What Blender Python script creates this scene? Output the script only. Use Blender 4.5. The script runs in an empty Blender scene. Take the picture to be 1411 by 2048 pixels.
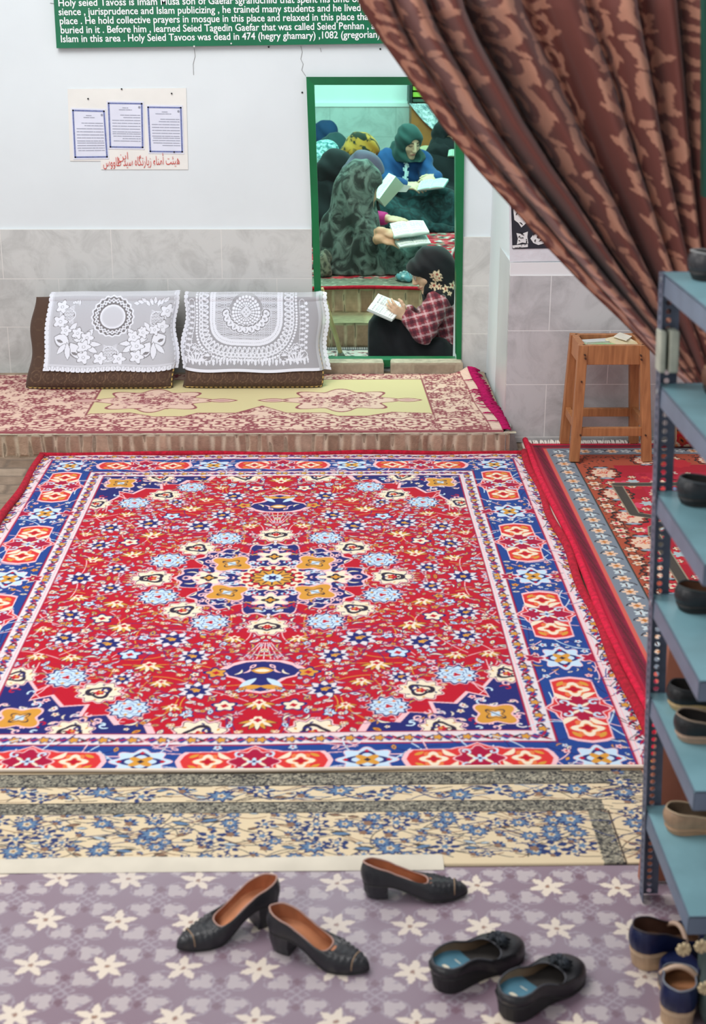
import bpy, bmesh, math, random
import numpy as np
from mathutils import Vector, Matrix

# ------------------------------------------------------------------ camera, world, light, exposure
SC = bpy.context.scene
COL = SC.collection
PI = math.pi
PITCH, YAW, ROLL, FPX, EYE = math.radians(19.35), math.radians(1.0), math.radians(.1), 2900.0, 1.95
cp, sp, cy_, sy_, cr_, sr_ = math.cos(PITCH), math.sin(PITCH), math.cos(YAW), math.sin(YAW), math.cos(ROLL), math.sin(ROLL)
FWD = np.array([sy_*cp, cy_*cp, -sp]); _rt = np.array([cy_, -sy_, 0.0]); _up = np.cross(_rt, FWD)
RT = cr_*_rt + sr_*_up; UP = -sr_*_rt + cr_*_up
EYEP = np.array([0.0, 0.0, EYE])
cam = bpy.data.cameras.new('camera'); camo = bpy.data.objects.new('camera', cam); COL.objects.link(camo)
camo.matrix_world = Matrix(((RT[0], UP[0], -FWD[0], 0), (RT[1], UP[1], -FWD[1], 0), (RT[2], UP[2], -FWD[2], EYE), (0, 0, 0, 1)))
cam.sensor_fit = 'VERTICAL'; cam.sensor_height = 36.0; cam.lens = 36.0*FPX/2048.0
cam.dof.use_dof = True; cam.dof.focus_distance = 6.6; cam.dof.aperture_fstop = 4.6
cam.clip_start = .05
SC.camera = camo
SC.view_settings.view_transform = 'Standard'; SC.view_settings.look = 'None'
SC.view_settings.exposure = 0.0; SC.view_settings.gamma = 1.0; SC.view_settings.use_curve_mapping = False

W = bpy.data.worlds.new('daylight'); SC.world = W; W.use_nodes = True
W.node_tree.nodes['Background'].inputs[0].default_value = (.93, .96, 1.0, 1)
W.node_tree.nodes['Background'].inputs[1].default_value = 0.52

def area(name, loc, target, sx, sy, energy, color):
    l = bpy.data.lights.new(name, 'AREA'); l.shape = 'RECTANGLE'; l.size = sx; l.size_y = sy; l.energy = energy; l.color = color
    o = bpy.data.objects.new(name, l); COL.objects.link(o); o.location = loc
    o.rotation_euler = (Vector(target)-Vector(loc)).to_track_quat('-Z', 'Y').to_euler()
    return o
area('skylight', (-1.5, 4.3, 4.3), (-.1, 5.6, 0), 2.6, 2.6, 165, (1.0, .985, .96))
area('entrance_daylight', (-2.2, .4, 3.0), (.6, 3.2, .9), 1.6, 1.6, 42, (1.0, .97, .94))
area('shrine_lamp', (.45, 10.4, 2.75), (.45, 10.6, 0), 1.8, 2.2, 118, (.42, 1.0, .84))
area('vestibule_fill', (.2, 8.05, 2.3), (.3, 8.3, .2), .5, .4, 24, (1.0, .93, .82))  # added warm fill to brighten the steps; no fixture hangs here

# ------------------------------------------------------------------ helpers
def ray(x, y): return RT*(x-705.5)/FPX - UP*(y-1024.0)/FPX + FWD
def onz(x, y, z=0.0):
    d = ray(x, y); return EYEP + d*(z-EYE)/d[2]
def ony(x, y, Y):
    d = ray(x, y); return EYEP + d*Y/d[1]

def lin(r, g=None, b=None):
    if g is None: r, g, b = r
    f = lambda c: c/12.92 if c <= .04045 else ((c+.055)/1.055)**2.4
    return (f(r/255.), f(g/255.), f(b/255.))

def nodes_of(m): return m.node_tree.nodes, m.node_tree.links
MATS = {}
def mat(name, col, rough=.8, metal=0.0, noise=0.0, nscale=8.0, bump=0.0, bscale=60.0, spec=.5, sheen=0.0, sub=0.0, col2=None):
    """Plain surface with a procedural tone variation and bump."""
    if name in MATS: return MATS[name]
    m = bpy.data.materials.new(name); m.use_nodes = True; N, L = nodes_of(m)
    b = N['Principled BSDF']; b.inputs['Roughness'].default_value = rough; b.inputs['Metallic'].default_value = metal
    b.inputs['Specular IOR Level'].default_value = spec
    if sheen: b.inputs['Sheen Weight'].default_value = sheen
    if sub: b.inputs['Subsurface Weight'].default_value = sub; b.inputs['Subsurface Radius'].default_value = (.01, .004, .002)
    c = lin(col); tc = N.new('ShaderNodeTexCoord')
    if noise or col2:
        n = N.new('ShaderNodeTexNoise'); n.inputs['Scale'].default_value = nscale; n.inputs['Detail'].default_value = 5
        L.new(tc.outputs['Object'], n.inputs['Vector'])
        r = N.new('ShaderNodeValToRGB'); r.color_ramp.elements[0].position = .35; r.color_ramp.elements[1].position = .65
        a = lin(col2) if col2 else tuple(x*(1-noise) for x in c)
        z = c if col2 else tuple(min(1, x*(1+noise)) for x in c)
        r.color_ramp.elements[0].color = (*a, 1); r.color_ramp.elements[1].color = (*z, 1)
        L.new(n.outputs['Fac'], r.inputs['Fac']); L.new(r.outputs['Color'], b.inputs['Base Color'])
    else: b.inputs['Base Color'].default_value = (*c, 1)
    if bump:
        n2 = N.new('ShaderNodeTexNoise'); n2.inputs['Scale'].default_value = bscale; n2.inputs['Detail'].default_value = 4
        L.new(tc.outputs['Object'], n2.inputs['Vector'])
        bp = N.new('ShaderNodeBump'); bp.inputs['Strength'].default_value = bump; bp.inputs['Distance'].default_value = .01
        L.new(n2.outputs['Fac'], bp.inputs['Height']); L.new(bp.outputs['Normal'], b.inputs['Normal'])
    MATS[name] = m; return m

def mat_attr(name, rough=.9, spec=.3, bump=0.0, bscale=300.0, alpha=False, sheen=0.0, coat=0.0, gain=1.0):
    """Woven / printed surface: its pattern is the mesh colour attribute 'Col'."""
    m = bpy.data.materials.new(name); m.use_nodes = True; N, L = nodes_of(m); b = N['Principled BSDF']
    b.inputs['Roughness'].default_value = rough; b.inputs['Specular IOR Level'].default_value = spec
    if sheen: b.inputs['Sheen Weight'].default_value = sheen
    if coat: b.inputs['Coat Weight'].default_value = coat; b.inputs['Coat Roughness'].default_value = .18
    a = N.new('ShaderNodeAttribute'); a.attribute_name = 'Col'
    L.new(a.outputs['Color'], b.inputs['Base Color'])
    if alpha: L.new(a.outputs['Alpha'], b.inputs['Alpha'])
    if bump:
        tc = N.new('ShaderNodeTexCoord'); n = N.new('ShaderNodeTexNoise'); n.inputs['Scale'].default_value = bscale
        L.new(tc.outputs['Object'], n.inputs['Vector'])
        bp = N.new('ShaderNodeBump'); bp.inputs['Strength'].default_value = bump; bp.inputs['Distance'].default_value = .004
        L.new(n.outputs['Fac'], bp.inputs['Height']); L.new(bp.outputs['Normal'], b.inputs['Normal'])
    MATS[name] = m; return m

def link(name, me, m=None, parent=None, smooth=False):
    o = bpy.data.objects.new(name, me); COL.objects.link(o)
    if m is not None: me.materials.append(m)
    if parent is not None: o.parent = parent
    if smooth and len(me.polygons): me.polygons.foreach_set('use_smooth', np.ones(len(me.polygons), dtype=bool))
    return o
def pyobj(name, verts, faces, m, parent=None, smooth=False):
    me = bpy.data.meshes.new(name); me.from_pydata([tuple(map(float, v)) for v in verts], [], [tuple(f) for f in faces]); me.update()
    return link(name, me, m, parent, smooth)
def npmesh(name, V, Q, m, parent=None, smooth=True, col=None):
    V = np.ascontiguousarray(V, dtype=np.float32); Q = np.ascontiguousarray(Q, dtype=np.int32); k = Q.shape[1]
    me = bpy.data.meshes.new(name)
    me.vertices.add(len(V)); me.vertices.foreach_set('co', V.ravel())
    me.loops.add(Q.size); me.loops.foreach_set('vertex_index', Q.ravel())
    me.polygons.add(len(Q)); me.polygons.foreach_set('loop_start', np.arange(0, Q.size, k, dtype=np.int32))
    me.update(calc_edges=True)
    if col is not None:
        at = me.color_attributes.new('Col', 'FLOAT_COLOR', 'POINT')
        c = np.ones((len(V), 4), dtype=np.float32); c[:, :col.shape[1]] = col
        at.data.foreach_set('color', c.ravel())
    return link(name, me, m, parent, smooth)
def gridq(ny, nx, wrapx=False, wrapy=False):
    j, i = np.meshgrid(np.arange(ny if wrapy else ny-1), np.arange(nx if wrapx else nx-1), indexing='ij')
    i2 = (i+1) % nx; j2 = (j+1) % ny
    return np.stack([j*nx+i, j*nx+i2, j2*nx+i2, j2*nx+i], -1).reshape(-1, 4)
def gridobj(name, P, m, parent=None, col=None, smooth=True, wrapx=False, wrapy=False):
    ny, nx = P.shape[:2]
    return npmesh(name, P.reshape(-1, 3), gridq(ny, nx, wrapx, wrapy), m, parent, smooth, None if col is None else col.reshape(ny*nx, -1))

def tag(o, label, cat, group=None, kind=None):
    if label: o['label'] = label
    if cat: o['category'] = cat
    if group: o['group'] = group
    if kind: o['kind'] = kind
    return o
def thing(name, label, cat, loc=(0, 0, 0), group=None):
    o = bpy.data.objects.new(name, None); COL.objects.link(o); o.location = loc; o.empty_display_size = .05
    o['_base'] = 1; del o['_base']
    return tag(o, label, cat, group)
def struct(o, label=None):
    o['kind'] = 'structure'
    if label: o['label'] = label
    return o
def settle(root):
    """Children were built in world space: keep them there under a root that stands at the thing's base."""
    M = Matrix.Translation(root.location).inverted()
    for ch in root.children: ch.matrix_parent_inverse = M

class MB:
    """Collects solid pieces of one part into one mesh."""
    def __init__(s): s.v = []; s.f = []
    def add(s, v, f):
        k = len(s.v); s.v += [tuple(map(float, p)) for p in v]; s.f += [tuple(i+k for i in q) for q in f]; return s
    def hexa(s, c8):   # bottom ring of 4, top ring of 4
        return s.add(c8, [(3, 2, 1, 0), (4, 5, 6, 7), (0, 1, 5, 4), (1, 2, 6, 5), (2, 3, 7, 6), (3, 0, 4, 7)])
    def box(s, x0, x1, y0, y1, z0, z1):
        return s.hexa([(x0, y0, z0), (x1, y0, z0), (x1, y1, z0), (x0, y1, z0), (x0, y0, z1), (x1, y0, z1), (x1, y1, z1), (x0, y1, z1)])
    def beam(s, a, b, w, h, up=(0, 0, 1)):
        a, b = np.array(a, float), np.array(b, float); d = b-a; d /= np.linalg.norm(d)
        u = np.cross(d, np.array(up, float)); u /= max(1e-9, np.linalg.norm(u)); v = np.cross(u, d)
        q = [(-1, -1), (1, -1), (1, 1), (-1, 1)]
        return s.hexa([a+u*w/2*i+v*h/2*j for i, j in q]+[b+u*w/2*i+v*h/2*j for i, j in q])
    def tube(s, pts, r, n=10, closed=False):
        pts = np.array(pts, float); m = len(pts); rr = np.full(m, r) if np.isscalar(r) else np.array(r, float)
        T = np.gradient(pts, axis=0)
        if closed: T = np.roll(pts, -1, 0)-np.roll(pts, 1, 0)
        T /= np.maximum(1e-9, np.linalg.norm(T, axis=1))[:, None]
        up = np.array([0, 0, 1.]) if abs(T[0][2]) < .9 else np.array([1., 0, 0])
        V = []
        for k in range(m):
            u = np.cross(T[k], up); u /= max(1e-9, np.linalg.norm(u)); w = np.cross(u, T[k]); up = w
            V += [pts[k]+rr[k]*(u*math.cos(a)+w*math.sin(a)) for a in np.linspace(0, 2*PI, n, endpoint=False)]
        F = [(k*n+i, k*n+(i+1) % n, ((k+1) % m)*n+(i+1) % n, ((k+1) % m)*n+i) for k in range(m if closed else m-1) for i in range(n)]
        if not closed: F += [tuple(range(n))[::-1], tuple((m-1)*n+i for i in range(n))]
        return s.add(V, F)
    def disc(s, c, r, n=16, axis=(0, 0, 1), th=.002):
        c = np.array(c, float); ax = np.array(axis, float); ax /= np.linalg.norm(ax)
        return s.tube([c-ax*th/2, c+ax*th/2], r, n)
    def build(s, name, m, parent=None, bevel=0.0, smooth=False):
        o = pyobj(name, s.v, s.f, m, parent, smooth)
        if bevel:
            b = o.modifiers.new('bevel', 'BEVEL'); b.width = bevel; b.segments = 2; b.limit_method = 'ANGLE'; b.harden_normals = False
        return o

# --- pattern painter: paints colours on a fine raster which become mesh colours
class Canvas:
    def __init__(s, x0, x1, y0, y1, dx, dy, bg, ch=3):
        s.x = np.arange(x0+dx/2, x1, dx); s.y = np.arange(y0+dy/2, y1, dy); s.dx, s.dy = dx, dy
        s.a = np.empty((len(s.y), len(s.x), ch), np.float32); s.a[:] = bg
    def win(s, x0, x1, y0, y1):
        i0, i1 = np.searchsorted(s.x, [x0, x1]); j0, j1 = np.searchsorted(s.y, [y0, y1])
        if i1 <= i0 or j1 <= j0: return None
        return (slice(j0, j1), slice(i0, i1)), s.x[i0:i1][None, :], s.y[j0:j1][:, None]
    def put(s, w, mask, col): s.a[w][mask] = col
    def rect(s, x0, x1, y0, y1, col):
        w = s.win(x0, x1, y0, y1)
        if w: s.a[w[0]] = col
    def loc(s, cx, cy, R, rot=0, sx=1, sy=1):
        q = R*max(sx, sy)*1.02; w = s.win(cx-q, cx+q, cy-q, cy+q)
        if not w: return None
        X, Y = w[1]-cx, w[2]-cy; c, n = math.cos(rot), math.sin(rot)
        return w[0], (X*c+Y*n)/sx, (-X*n+Y*c)/sy
    def flower(s, cx, cy, r, n, amp, col, ph=0, sx=1, sy=1, rot=0, sharp=False):
        w = s.loc(cx, cy, r*(1+amp), rot, sx, sy)
        if not w: return
        R = np.hypot(w[1], w[2]); T = np.arctan2(w[2], w[1])
        k = np.abs(((n*(T-ph)/(2*PI)) % 1)*2-1)*2-1 if sharp else np.cos(n*(T-ph))
        s.put(w[0], R < r*(1+amp*k), col)
    def ring(s, cx, cy, r0, r1, col, n=0, amp=0, ph=0, sx=1, sy=1, rot=0):
        w = s.loc(cx, cy, r1*(1+amp), rot, sx, sy)
        if not w: return
        R = np.hypot(w[1], w[2]); k = 1+amp*np.cos(n*(np.arctan2(w[2], w[1])-ph))
        s.put(w[0], (R < r1*k) & (R > r0*k), col)
    def leaf(s, cx, cy, l, wd, ang, col, bend=0.0):
        w = s.loc(cx, cy, l*.55+abs(bend), ang)
        if not w: return
        t = np.clip(1-(2*w[1]/l)**2, 0, 1); s.put(w[0], (np.abs(w[2]-bend*t) < wd/2*t) & (np.abs(w[1]) < l/2), col)
    def line(s, pts, wd, col, closed=False):
        pts = [tuple(p) for p in pts]
        if closed: pts.append(pts[0])
        for (ax, ay), (bx, by) in zip(pts[:-1], pts[1:]):
            w = s.win(min(ax, bx)-wd, max(ax, bx)+wd, min(ay, by)-wd, max(ay, by)+wd)
            if not w: continue
            X, Y = w[1]-ax, w[2]-ay; ex, ey = bx-ax, by-ay; L2 = ex*ex+ey*ey+1e-12
            t = np.clip((X*ex+Y*ey)/L2, 0, 1); s.put(w[0], np.hypot(X-t*ex, Y-t*ey) < wd/2, col)
    def poly(s, pts, col):
        P = np.array(pts, float); w = s.win(P[:, 0].min(), P[:, 0].max(), P[:, 1].min(), P[:, 1].max())
        if not w: return
        X, Y = np.broadcast_arrays(w[1], w[2]); ins = np.zeros(X.shape, bool)
        for (ax, ay), (bx, by) in zip(P, np.roll(P, -1, 0)):
            if ay == by: continue
            ins ^= ((ay > Y) != (by > Y)) & (X < (bx-ax)*(Y-ay)/(by-ay)+ax)
        s.put(w[0], ins, col)
    def spiral(s, cx, cy, r, turns, ang, wd, col, flip=1):
        t = np.linspace(0, 1, 14); th = ang+flip*t*turns*2*PI; R = r*(1-.85*t)
        s.line(list(zip(cx+R*np.cos(th), cy+R*np.sin(th))), wd, col)
    def down(s, ky=2, kx=2):
        a = s.a; ny, nx = a.shape[0]//ky*ky, a.shape[1]//kx*kx
        return a[:ny, :nx].reshape(ny//ky, ky, nx//kx, kx, -1).mean((1, 3))
def sample(a, v, u):
    """Bilinear sample of raster a at v,u in 0..1 (arrays)."""
    ny, nx = a.shape[:2]; y = np.clip(v, 0, 1)*(ny-1); x = np.clip(u, 0, 1)*(nx-1)
    j = np.minimum(y.astype(int), ny-2); i = np.minimum(x.astype(int), nx-2); fy = (y-j)[..., None]; fx = (x-i)[..., None]
    return (a[j, i]*(1-fx)+a[j, i+1]*fx)*(1-fy)+(a[j+1, i]*(1-fx)+a[j+1, i+1]*fx)*fy
def snoise(x, y, seed=0, n=7, f0=1.0):
    r = np.random.RandomState(seed); o = 0
    for k in range(n):
        a = r.uniform(0, 2*PI); f = f0*r.uniform(.5, 2.2); o = o+np.sin(f*(x*math.cos(a)+y*math.sin(a))+r.uniform(0, 6.3))
    return o/n

# --- organic solids: a distance field on a grid, meshed by surface nets
class SDF:
    def __init__(s, lo, hi, h):
        s.lo = np.array(lo, float); s.h = h; s.n = np.ceil((np.array(hi, float)-s.lo)/h).astype(int)+1
        s.D = np.full(s.n, .5, np.float32); s.ax = [s.lo[k]+h*np.arange(s.n[k]) for k in range(3)]
    def win(s, lo, hi):
        a = np.clip(np.floor((np.array(lo)-s.lo)/s.h).astype(int), 0, s.n); b = np.clip(np.ceil((np.array(hi)-s.lo)/s.h).astype(int)+1, 0, s.n)
        if (b <= a).any(): return None
        w = tuple(slice(a[k], b[k]) for k in range(3))
        return w, s.ax[0][w[0]][:, None, None], s.ax[1][w[1]][None, :, None], s.ax[2][w[2]][None, None, :]
    def put(s, w, d, k, sub=False):
        o = s.D[w]
        if sub:
            d = -d
            if k: t = np.clip(.5+.5*(d-o)/k, 0, 1); s.D[w] = o*(1-t)+d*t+k*t*(1-t)
            else: s.D[w] = np.maximum(o, d)
        elif k: t = np.clip(.5+.5*(o-d)/k, 0, 1); s.D[w] = o*(1-t)+d*t-k*t*(1-t)
        else: s.D[w] = np.minimum(o, d)
    def ell(s, c, r, k=.0, axes=None, sub=False):
        c = np.array(c, float); r = np.array([r]*3 if np.isscalar(r) else r, float); m = r.max()+k+3*s.h+.02
        W_ = s.win(c-m, c+m)
        if W_ is None: return s
        w, X, Y, Z = W_; X, Y, Z = X-c[0], Y-c[1], Z-c[2]
        if axes is not None:
            A = np.array(axes, float); A = A/np.linalg.norm(A, axis=1)[:, None]
            X, Y, Z = [X*A[i][0]+Y*A[i][1]+Z*A[i][2] for i in range(3)]
        k0 = np.sqrt((X/r[0])**2+(Y/r[1])**2+(Z/r[2])**2); k1 = np.sqrt((X/r[0]**2)**2+(Y/r[1]**2)**2+(Z/r[2]**2)**2)+1e-9
        s.put(w, (k0*(k0-1)/k1).astype(np.float32), k, sub); return s
    def cap(s, a, b, ra, rb=None, k=.0, sub=False, sc=None):
        rb = ra if rb is None else rb; a, b = np.array(a, float), np.array(b, float); m = max(ra, rb)+k+3*s.h+.02
        if sc is not None: m = m/min(sc)
        W_ = s.win(np.minimum(a, b)-m, np.maximum(a, b)+m)
        if W_ is None: return s
        w, X, Y, Z = W_; f = np.array([1, 1, 1.] if sc is None else sc)
        d = (b-a)*f; X, Y, Z = (X-a[0])*f[0], (Y-a[1])*f[1], (Z-a[2])*f[2]; t = np.clip((X*d[0]+Y*d[1]+Z*d[2])/(d@d+1e-12), 0, 1)
        s.put(w, (np.sqrt((X-t*d[0])**2+(Y-t*d[1])**2+(Z-t*d[2])**2)-(ra+(rb-ra)*t)).astype(np.float32), k, sub); return s
    def chain(s, pts, rs, k=.0, sc=None):
        for i in range(len(pts)-1): s.cap(pts[i], pts[i+1], rs[i], rs[i+1], k, sc=sc)
        return s
    def cut(s, p, n):
        """Remove what lies on the n side of a plane."""
        n = np.array(n, float); n /= np.linalg.norm(n); X, Y, Z = s.ax[0][:, None, None], s.ax[1][None, :, None], s.ax[2][None, None, :]
        s.D = np.maximum(s.D, ((X-p[0])*n[0]+(Y-p[1])*n[1]+(Z-p[2])*n[2]).astype(np.float32)); return s
    def shell(s, t):
        """Hollow the solid to a sheet of thickness t."""
        s.D = np.maximum(s.D, -(s.D+t)); return s
    def wrinkle(s, fn):
        X, Y, Z = s.ax[0][:, None, None], s.ax[1][None, :, None], s.ax[2][None, None, :]
        s.D = s.D+fn(X, Y, Z).astype(np.float32); return s
    def mesh(s, name, m, parent=None, colfn=None):
        D = s.D.copy()
        for k in range(3):
            ix = [slice(None)]*3
            for e in (0, -1): ix[k] = e; D[tuple(ix)] = np.maximum(D[tuple(ix)], s.h*.5)
        ins = D < 0; n = np.array(D.shape)-1
        cnt = np.zeros(n, np.float32); acc = np.zeros((*n, 3), np.float32)
        sl = lambda o: tuple(slice(o[k], o[k]+n[k]) for k in range(3))
        for ax in range(3):
            o1, o2 = [k for k in range(3) if k != ax]
            for p in (0, 1):
                for q in (0, 1):
                    A = [0, 0, 0]; A[o1] = p; A[o2] = q; B = list(A); B[ax] = 1
                    da, db = D[sl(A)], D[sl(B)]; x = (da < 0) != (db < 0); t = np.where(x, da/np.where(x, da-db, 1), 0)
                    cnt += x
                    for k in range(3): acc[..., k] += x*(A[k]+(t if k == ax else 0))
        on = cnt > 0; idx = np.full(n, -1, np.int32); idx[on] = np.arange(on.sum())
        V = (np.argwhere(on)+acc[on]/cnt[on][:, None])*s.h+s.lo
        Q = []
        for ax in range(3):
            o1, o2 = (ax+1) % 3, (ax+2) % 3
            A = [slice(None)]*3; B = [slice(None)]*3; A[ax] = slice(0, -1); B[ax] = slice(1, None)
            x = ins[tuple(A)] != ins[tuple(B)]
            c = np.argwhere(x); f = ins[tuple(A)][x]
            ok = (c[:, o1] > 0) & (c[:, o2] > 0) & (c[:, o1] < n[o1]) & (c[:, o2] < n[o2]); c = c[ok]; f = f[ok]
            if not len(c): continue
            g = lambda a, b: idx[tuple((c[:, k]-(a if k == o1 else b if k == o2 else 0)) for k in range(3))]
            q = np.stack([g(0, 0), g(1, 0), g(1, 1), g(0, 1)], -1); q[~f] = q[~f][:, ::-1]; Q.append(q)
        Q = np.concatenate(Q); Q = Q[(Q >= 0).all(1)]
        return npmesh(name, V, Q, m, parent, True, None if colfn is None else colfn(V))

def text_mesh(name, body, m, parent, O, ux, uy, size, width=None, bold=0.0, shear=0.0, extrude=.0006, align='LEFT', font=None):
    """Lettering lying in the plane O + ux*s + uy*t."""
    cu = bpy.data.curves.new(name, 'FONT'); cu.body = body; cu.size = size; cu.offset = bold; cu.shear = shear; cu.extrude = extrude; cu.align_x = align
    cu.resolution_u = 3
    t = bpy.data.objects.new(name+'_tmp', cu); COL.objects.link(t)
    bpy.context.view_layer.update(); dg = bpy.context.evaluated_depsgraph_get()
    me = bpy.data.meshes.new_from_object(t.evaluated_get(dg)); bpy.data.objects.remove(t)
    me.name = name
    n = len(me.vertices); co = np.empty(n*3, np.float32); me.vertices.foreach_get('co', co); co = co.reshape(-1, 3)
    k = 1.0
    if width and n: k = width/max(1e-6, co[:, 0].max()-min(0, co[:, 0].min()))
    ux, uy = np.array(ux, float), np.array(uy, float); uz = np.cross(ux, uy)
    P = np.array(O, float)+co[:, :1]*k*ux+co[:, 1:2]*uy+co[:, 2:3]*uz
    me.vertices.foreach_set('co', P.astype(np.float32).ravel()); me.update()
    return link(name, me, m, parent)
# ------------------------------------------------------------------ setting: walls, platform, steps
def plaster(name, col, stain=.03):
    m = mat(name, col, rough=.75, noise=stain, nscale=1.6, bump=.12, bscale=7, spec=.3); return m
def tile_mat(name, col, axis, zoff, uoff, w=.563, h=.2525, grout=(205, 205, 202)):
    m = bpy.data.materials.new(name); m.use_nodes = True; N, L = nodes_of(m); b = N['Principled BSDF']
    tc = N.new('ShaderNodeTexCoord'); sx = N.new('ShaderNodeSeparateXYZ'); cx = N.new('ShaderNodeCombineXYZ')
    L.new(tc.outputs['Object'], sx.inputs[0]); L.new(sx.outputs[axis], cx.inputs[0]); L.new(sx.outputs[2], cx.inputs[1])
    mp = N.new('ShaderNodeMapping'); mp.inputs['Location'].default_value = (-uoff, -zoff, 0); L.new(cx.outputs[0], mp.inputs[0])
    br = N.new('ShaderNodeTexBrick'); br.offset = .5; br.squash = 1
    for k, v in (('Scale', 1), ('Mortar Size', .0022), ('Mortar Smooth', .2), ('Bias', 0), ('Brick Width', w), ('Row Height', h)): br.inputs[k].default_value = v
    L.new(mp.outputs[0], br.inputs['Vector'])
    n = N.new('ShaderNodeTexNoise'); n.inputs['Scale'].default_value = 5; n.inputs['Detail'].default_value = 9; n.inputs['Roughness'].default_value = .68; n.inputs['Distortion'].default_value = 1.2
    L.new(tc.outputs['Object'], n.inputs['Vector'])
    r = N.new('ShaderNodeValToRGB'); e = r.color_ramp.elements; c = lin(col)
    e[0].position = .30; e[0].color = (*[x*.72 for x in c], 1); e[1].position = .56; e[1].color = (*c, 1)
    L.new(n.outputs['Fac'], r.inputs['Fac'])
    br.inputs['Mortar'].default_value = (*lin(grout), 1)
    L.new(r.outputs['Color'], br.inputs['Color1']); L.new(r.outputs['Color'], br.inputs['Color2'])
    L.new(br.outputs['Color'], b.inputs['Base Color']); b.inputs['Roughness'].default_value = .32
    bp = N.new('ShaderNodeBump'); bp.inputs['Strength'].default_value = .25; bp.inputs['Distance'].default_value = .002; bp.invert = True
    L.new(br.outputs['Fac'], bp.inputs['Height']); L.new(bp.outputs['Normal'], b.inputs['Normal'])
    return m
M_plaster = plaster('white_plaster', (222, 230, 234))
M_green = mat('green_gloss_paint', (0, 104, 58), rough=.35, noise=.12, nscale=5)
M_greenD = mat('green_door_paint', (0, 92, 52), rough=.4, noise=.15, nscale=5)

def brick_face(name, O, ux, uv, Wd, Hd, bw, bh, stag, pal, mortar, res=.004, disp=.006, gap=.007, seed=1, rough=.012, parent=None, edge=None):
    """A face of worn bricks: relief and brick tones in one mesh."""
    rs = np.random.RandomState(seed); nx, ny = int(Wd/res)+1, max(3, int(Hd/res)+1)
    U, V = np.meshgrid(np.linspace(0, Wd, nx), np.linspace(0, Hd, ny))
    wob = .006*snoise(U, V, seed, f0=30)
    row = np.floor((V+wob)/bh).astype(int); uu = U+wob*1.3+row*stag
    edges = np.cumsum(np.r_[-.3, bw*rs.uniform(.75, 1.3, int((Wd+3)/bw)+4)])
    k = np.searchsorted(edges, uu); d = np.minimum(np.abs(uu-edges[np.clip(k-1, 0, len(edges)-1)]), np.abs(uu-edges[np.clip(k, 0, len(edges)-1)]))
    dv = (V+wob) % bh; d = np.minimum(d, np.minimum(dv, bh-dv))
    inb = np.clip((d-gap*.4)/gap, 0, 1); key = (k*7+row*131) % 997
    tone = rs.uniform(0, 1, 997)[key]; hgt = rs.uniform(.3, 1, 997)[key]
    P = np.array([lin(c) for c in pal]); t = tone*(len(P)-1); i = np.minimum(t.astype(int), len(P)-2); f = (t-i)[..., None]
    c = P[i]*(1-f)+P[i+1]*f
    gr = 1+.22*snoise(U, V, seed+5, 9, 60)+.16*snoise(U, V, seed+6, 9, 180)
    c = c*gr[..., None]; mo = np.array(lin(mortar))*(1+.15*snoise(U, V, seed+8, 7, 90))[..., None]
    c = mo*(1-inb[..., None])+c*inb[..., None]
    if edge: 
        e = np.clip((V-(Hd-edge[0])-.006*snoise(U, V, seed+3, 6, 40))/.006, 0, 1)[..., None]; c = c*(1-e)+np.array(lin(edge[1]))*e
    h = disp*inb*hgt+rough*.25*snoise(U, V, seed+9, 8, 45)
    ux, uv = np.array(ux, float), np.array(uv, float); nn = np.cross(ux, uv)
    Pn = np.array(O, float)+U[..., None]*ux+V[..., None]*uv+h[..., None]*nn
    return gridobj(name, Pn, M_brick, parent, col=c)
M_brick = mat_attr('worn_brick', rough=.95, spec=.15, bump=.4, bscale=160)

YB = 7.5
# main back wall with the doorway opening
w = MB(); w.box(-3.2, -.085, YB, YB+.2, 0, 3.4); w.box(.675, 1.0, YB, YB+.2, 0, 3.4); w.box(-.085, .675, YB, YB+.2, 1.585, 3.4); w.box(-.085, .675, YB, YB+.2, 0, .12)
struct(w.build('wall_back', M_plaster))
w = MB(); w.box(.835, 3.2, 6.546, 7.5, 0, 3.4)
o = struct(w.build('wall_right', M_plaster))
w = MB(); w.box(-3.4, -3.2, -1, 7.7, 0, 3.4); struct(w.build('wall_left', M_plaster))
w = MB(); w.box(-3.2, 3.2, -1.0, 7.5, -.06, -.004)
struct(w.build('floor', mat('brick_floor', (150, 130, 112), rough=.95, noise=.2, nscale=14, bump=.5)))
# tiled dado
tl = tile_mat('marble_tile_left', (206, 209, 208), 0, .856-.2525*4, -1.11, grout=(222, 222, 220))
tr = tile_mat('marble_tile_right', (210, 210, 208), 0, .816-.2525*4, .67, grout=(226, 226, 222))
tf = tile_mat('marble_tile_front', (198, 198, 200), 0, .787-.2535*4, 1.01, h=.2535, grout=(226, 226, 226))
ts = mat('marble_side', (212, 217, 219), rough=.3, noise=.05, nscale=3)
w = MB(); w.box(-3.2, -.083, YB-.014, YB+.01, .10, .856); struct(w.build('trim_dado_left', tl))
w = MB(); w.box(.683, .85, YB-.014, YB+.01, .10, .816); struct(w.build('trim_dado_right', tr))
w = MB(); w.box(.823, 3.2, 6.530, 6.56, 0, .787); struct(w.build('trim_dado_front', tf))
w = MB(); w.box(.823, 3.2, 6.534, 6.56, .787, .845); struct(w.build('trim_plaster_band', plaster('band_plaster', (226, 226, 228))))
w = MB(); w.hexa([(.823, 6.545, .0), (.84, 6.545, .0), (.86, YB, .0), (.845, YB, .0), (.823, 6.545, .845), (.84, 6.545, .845), (.86, YB, .825), (.845, YB, .825)])
struct(w.build('trim_dado_return', ts))

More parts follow.
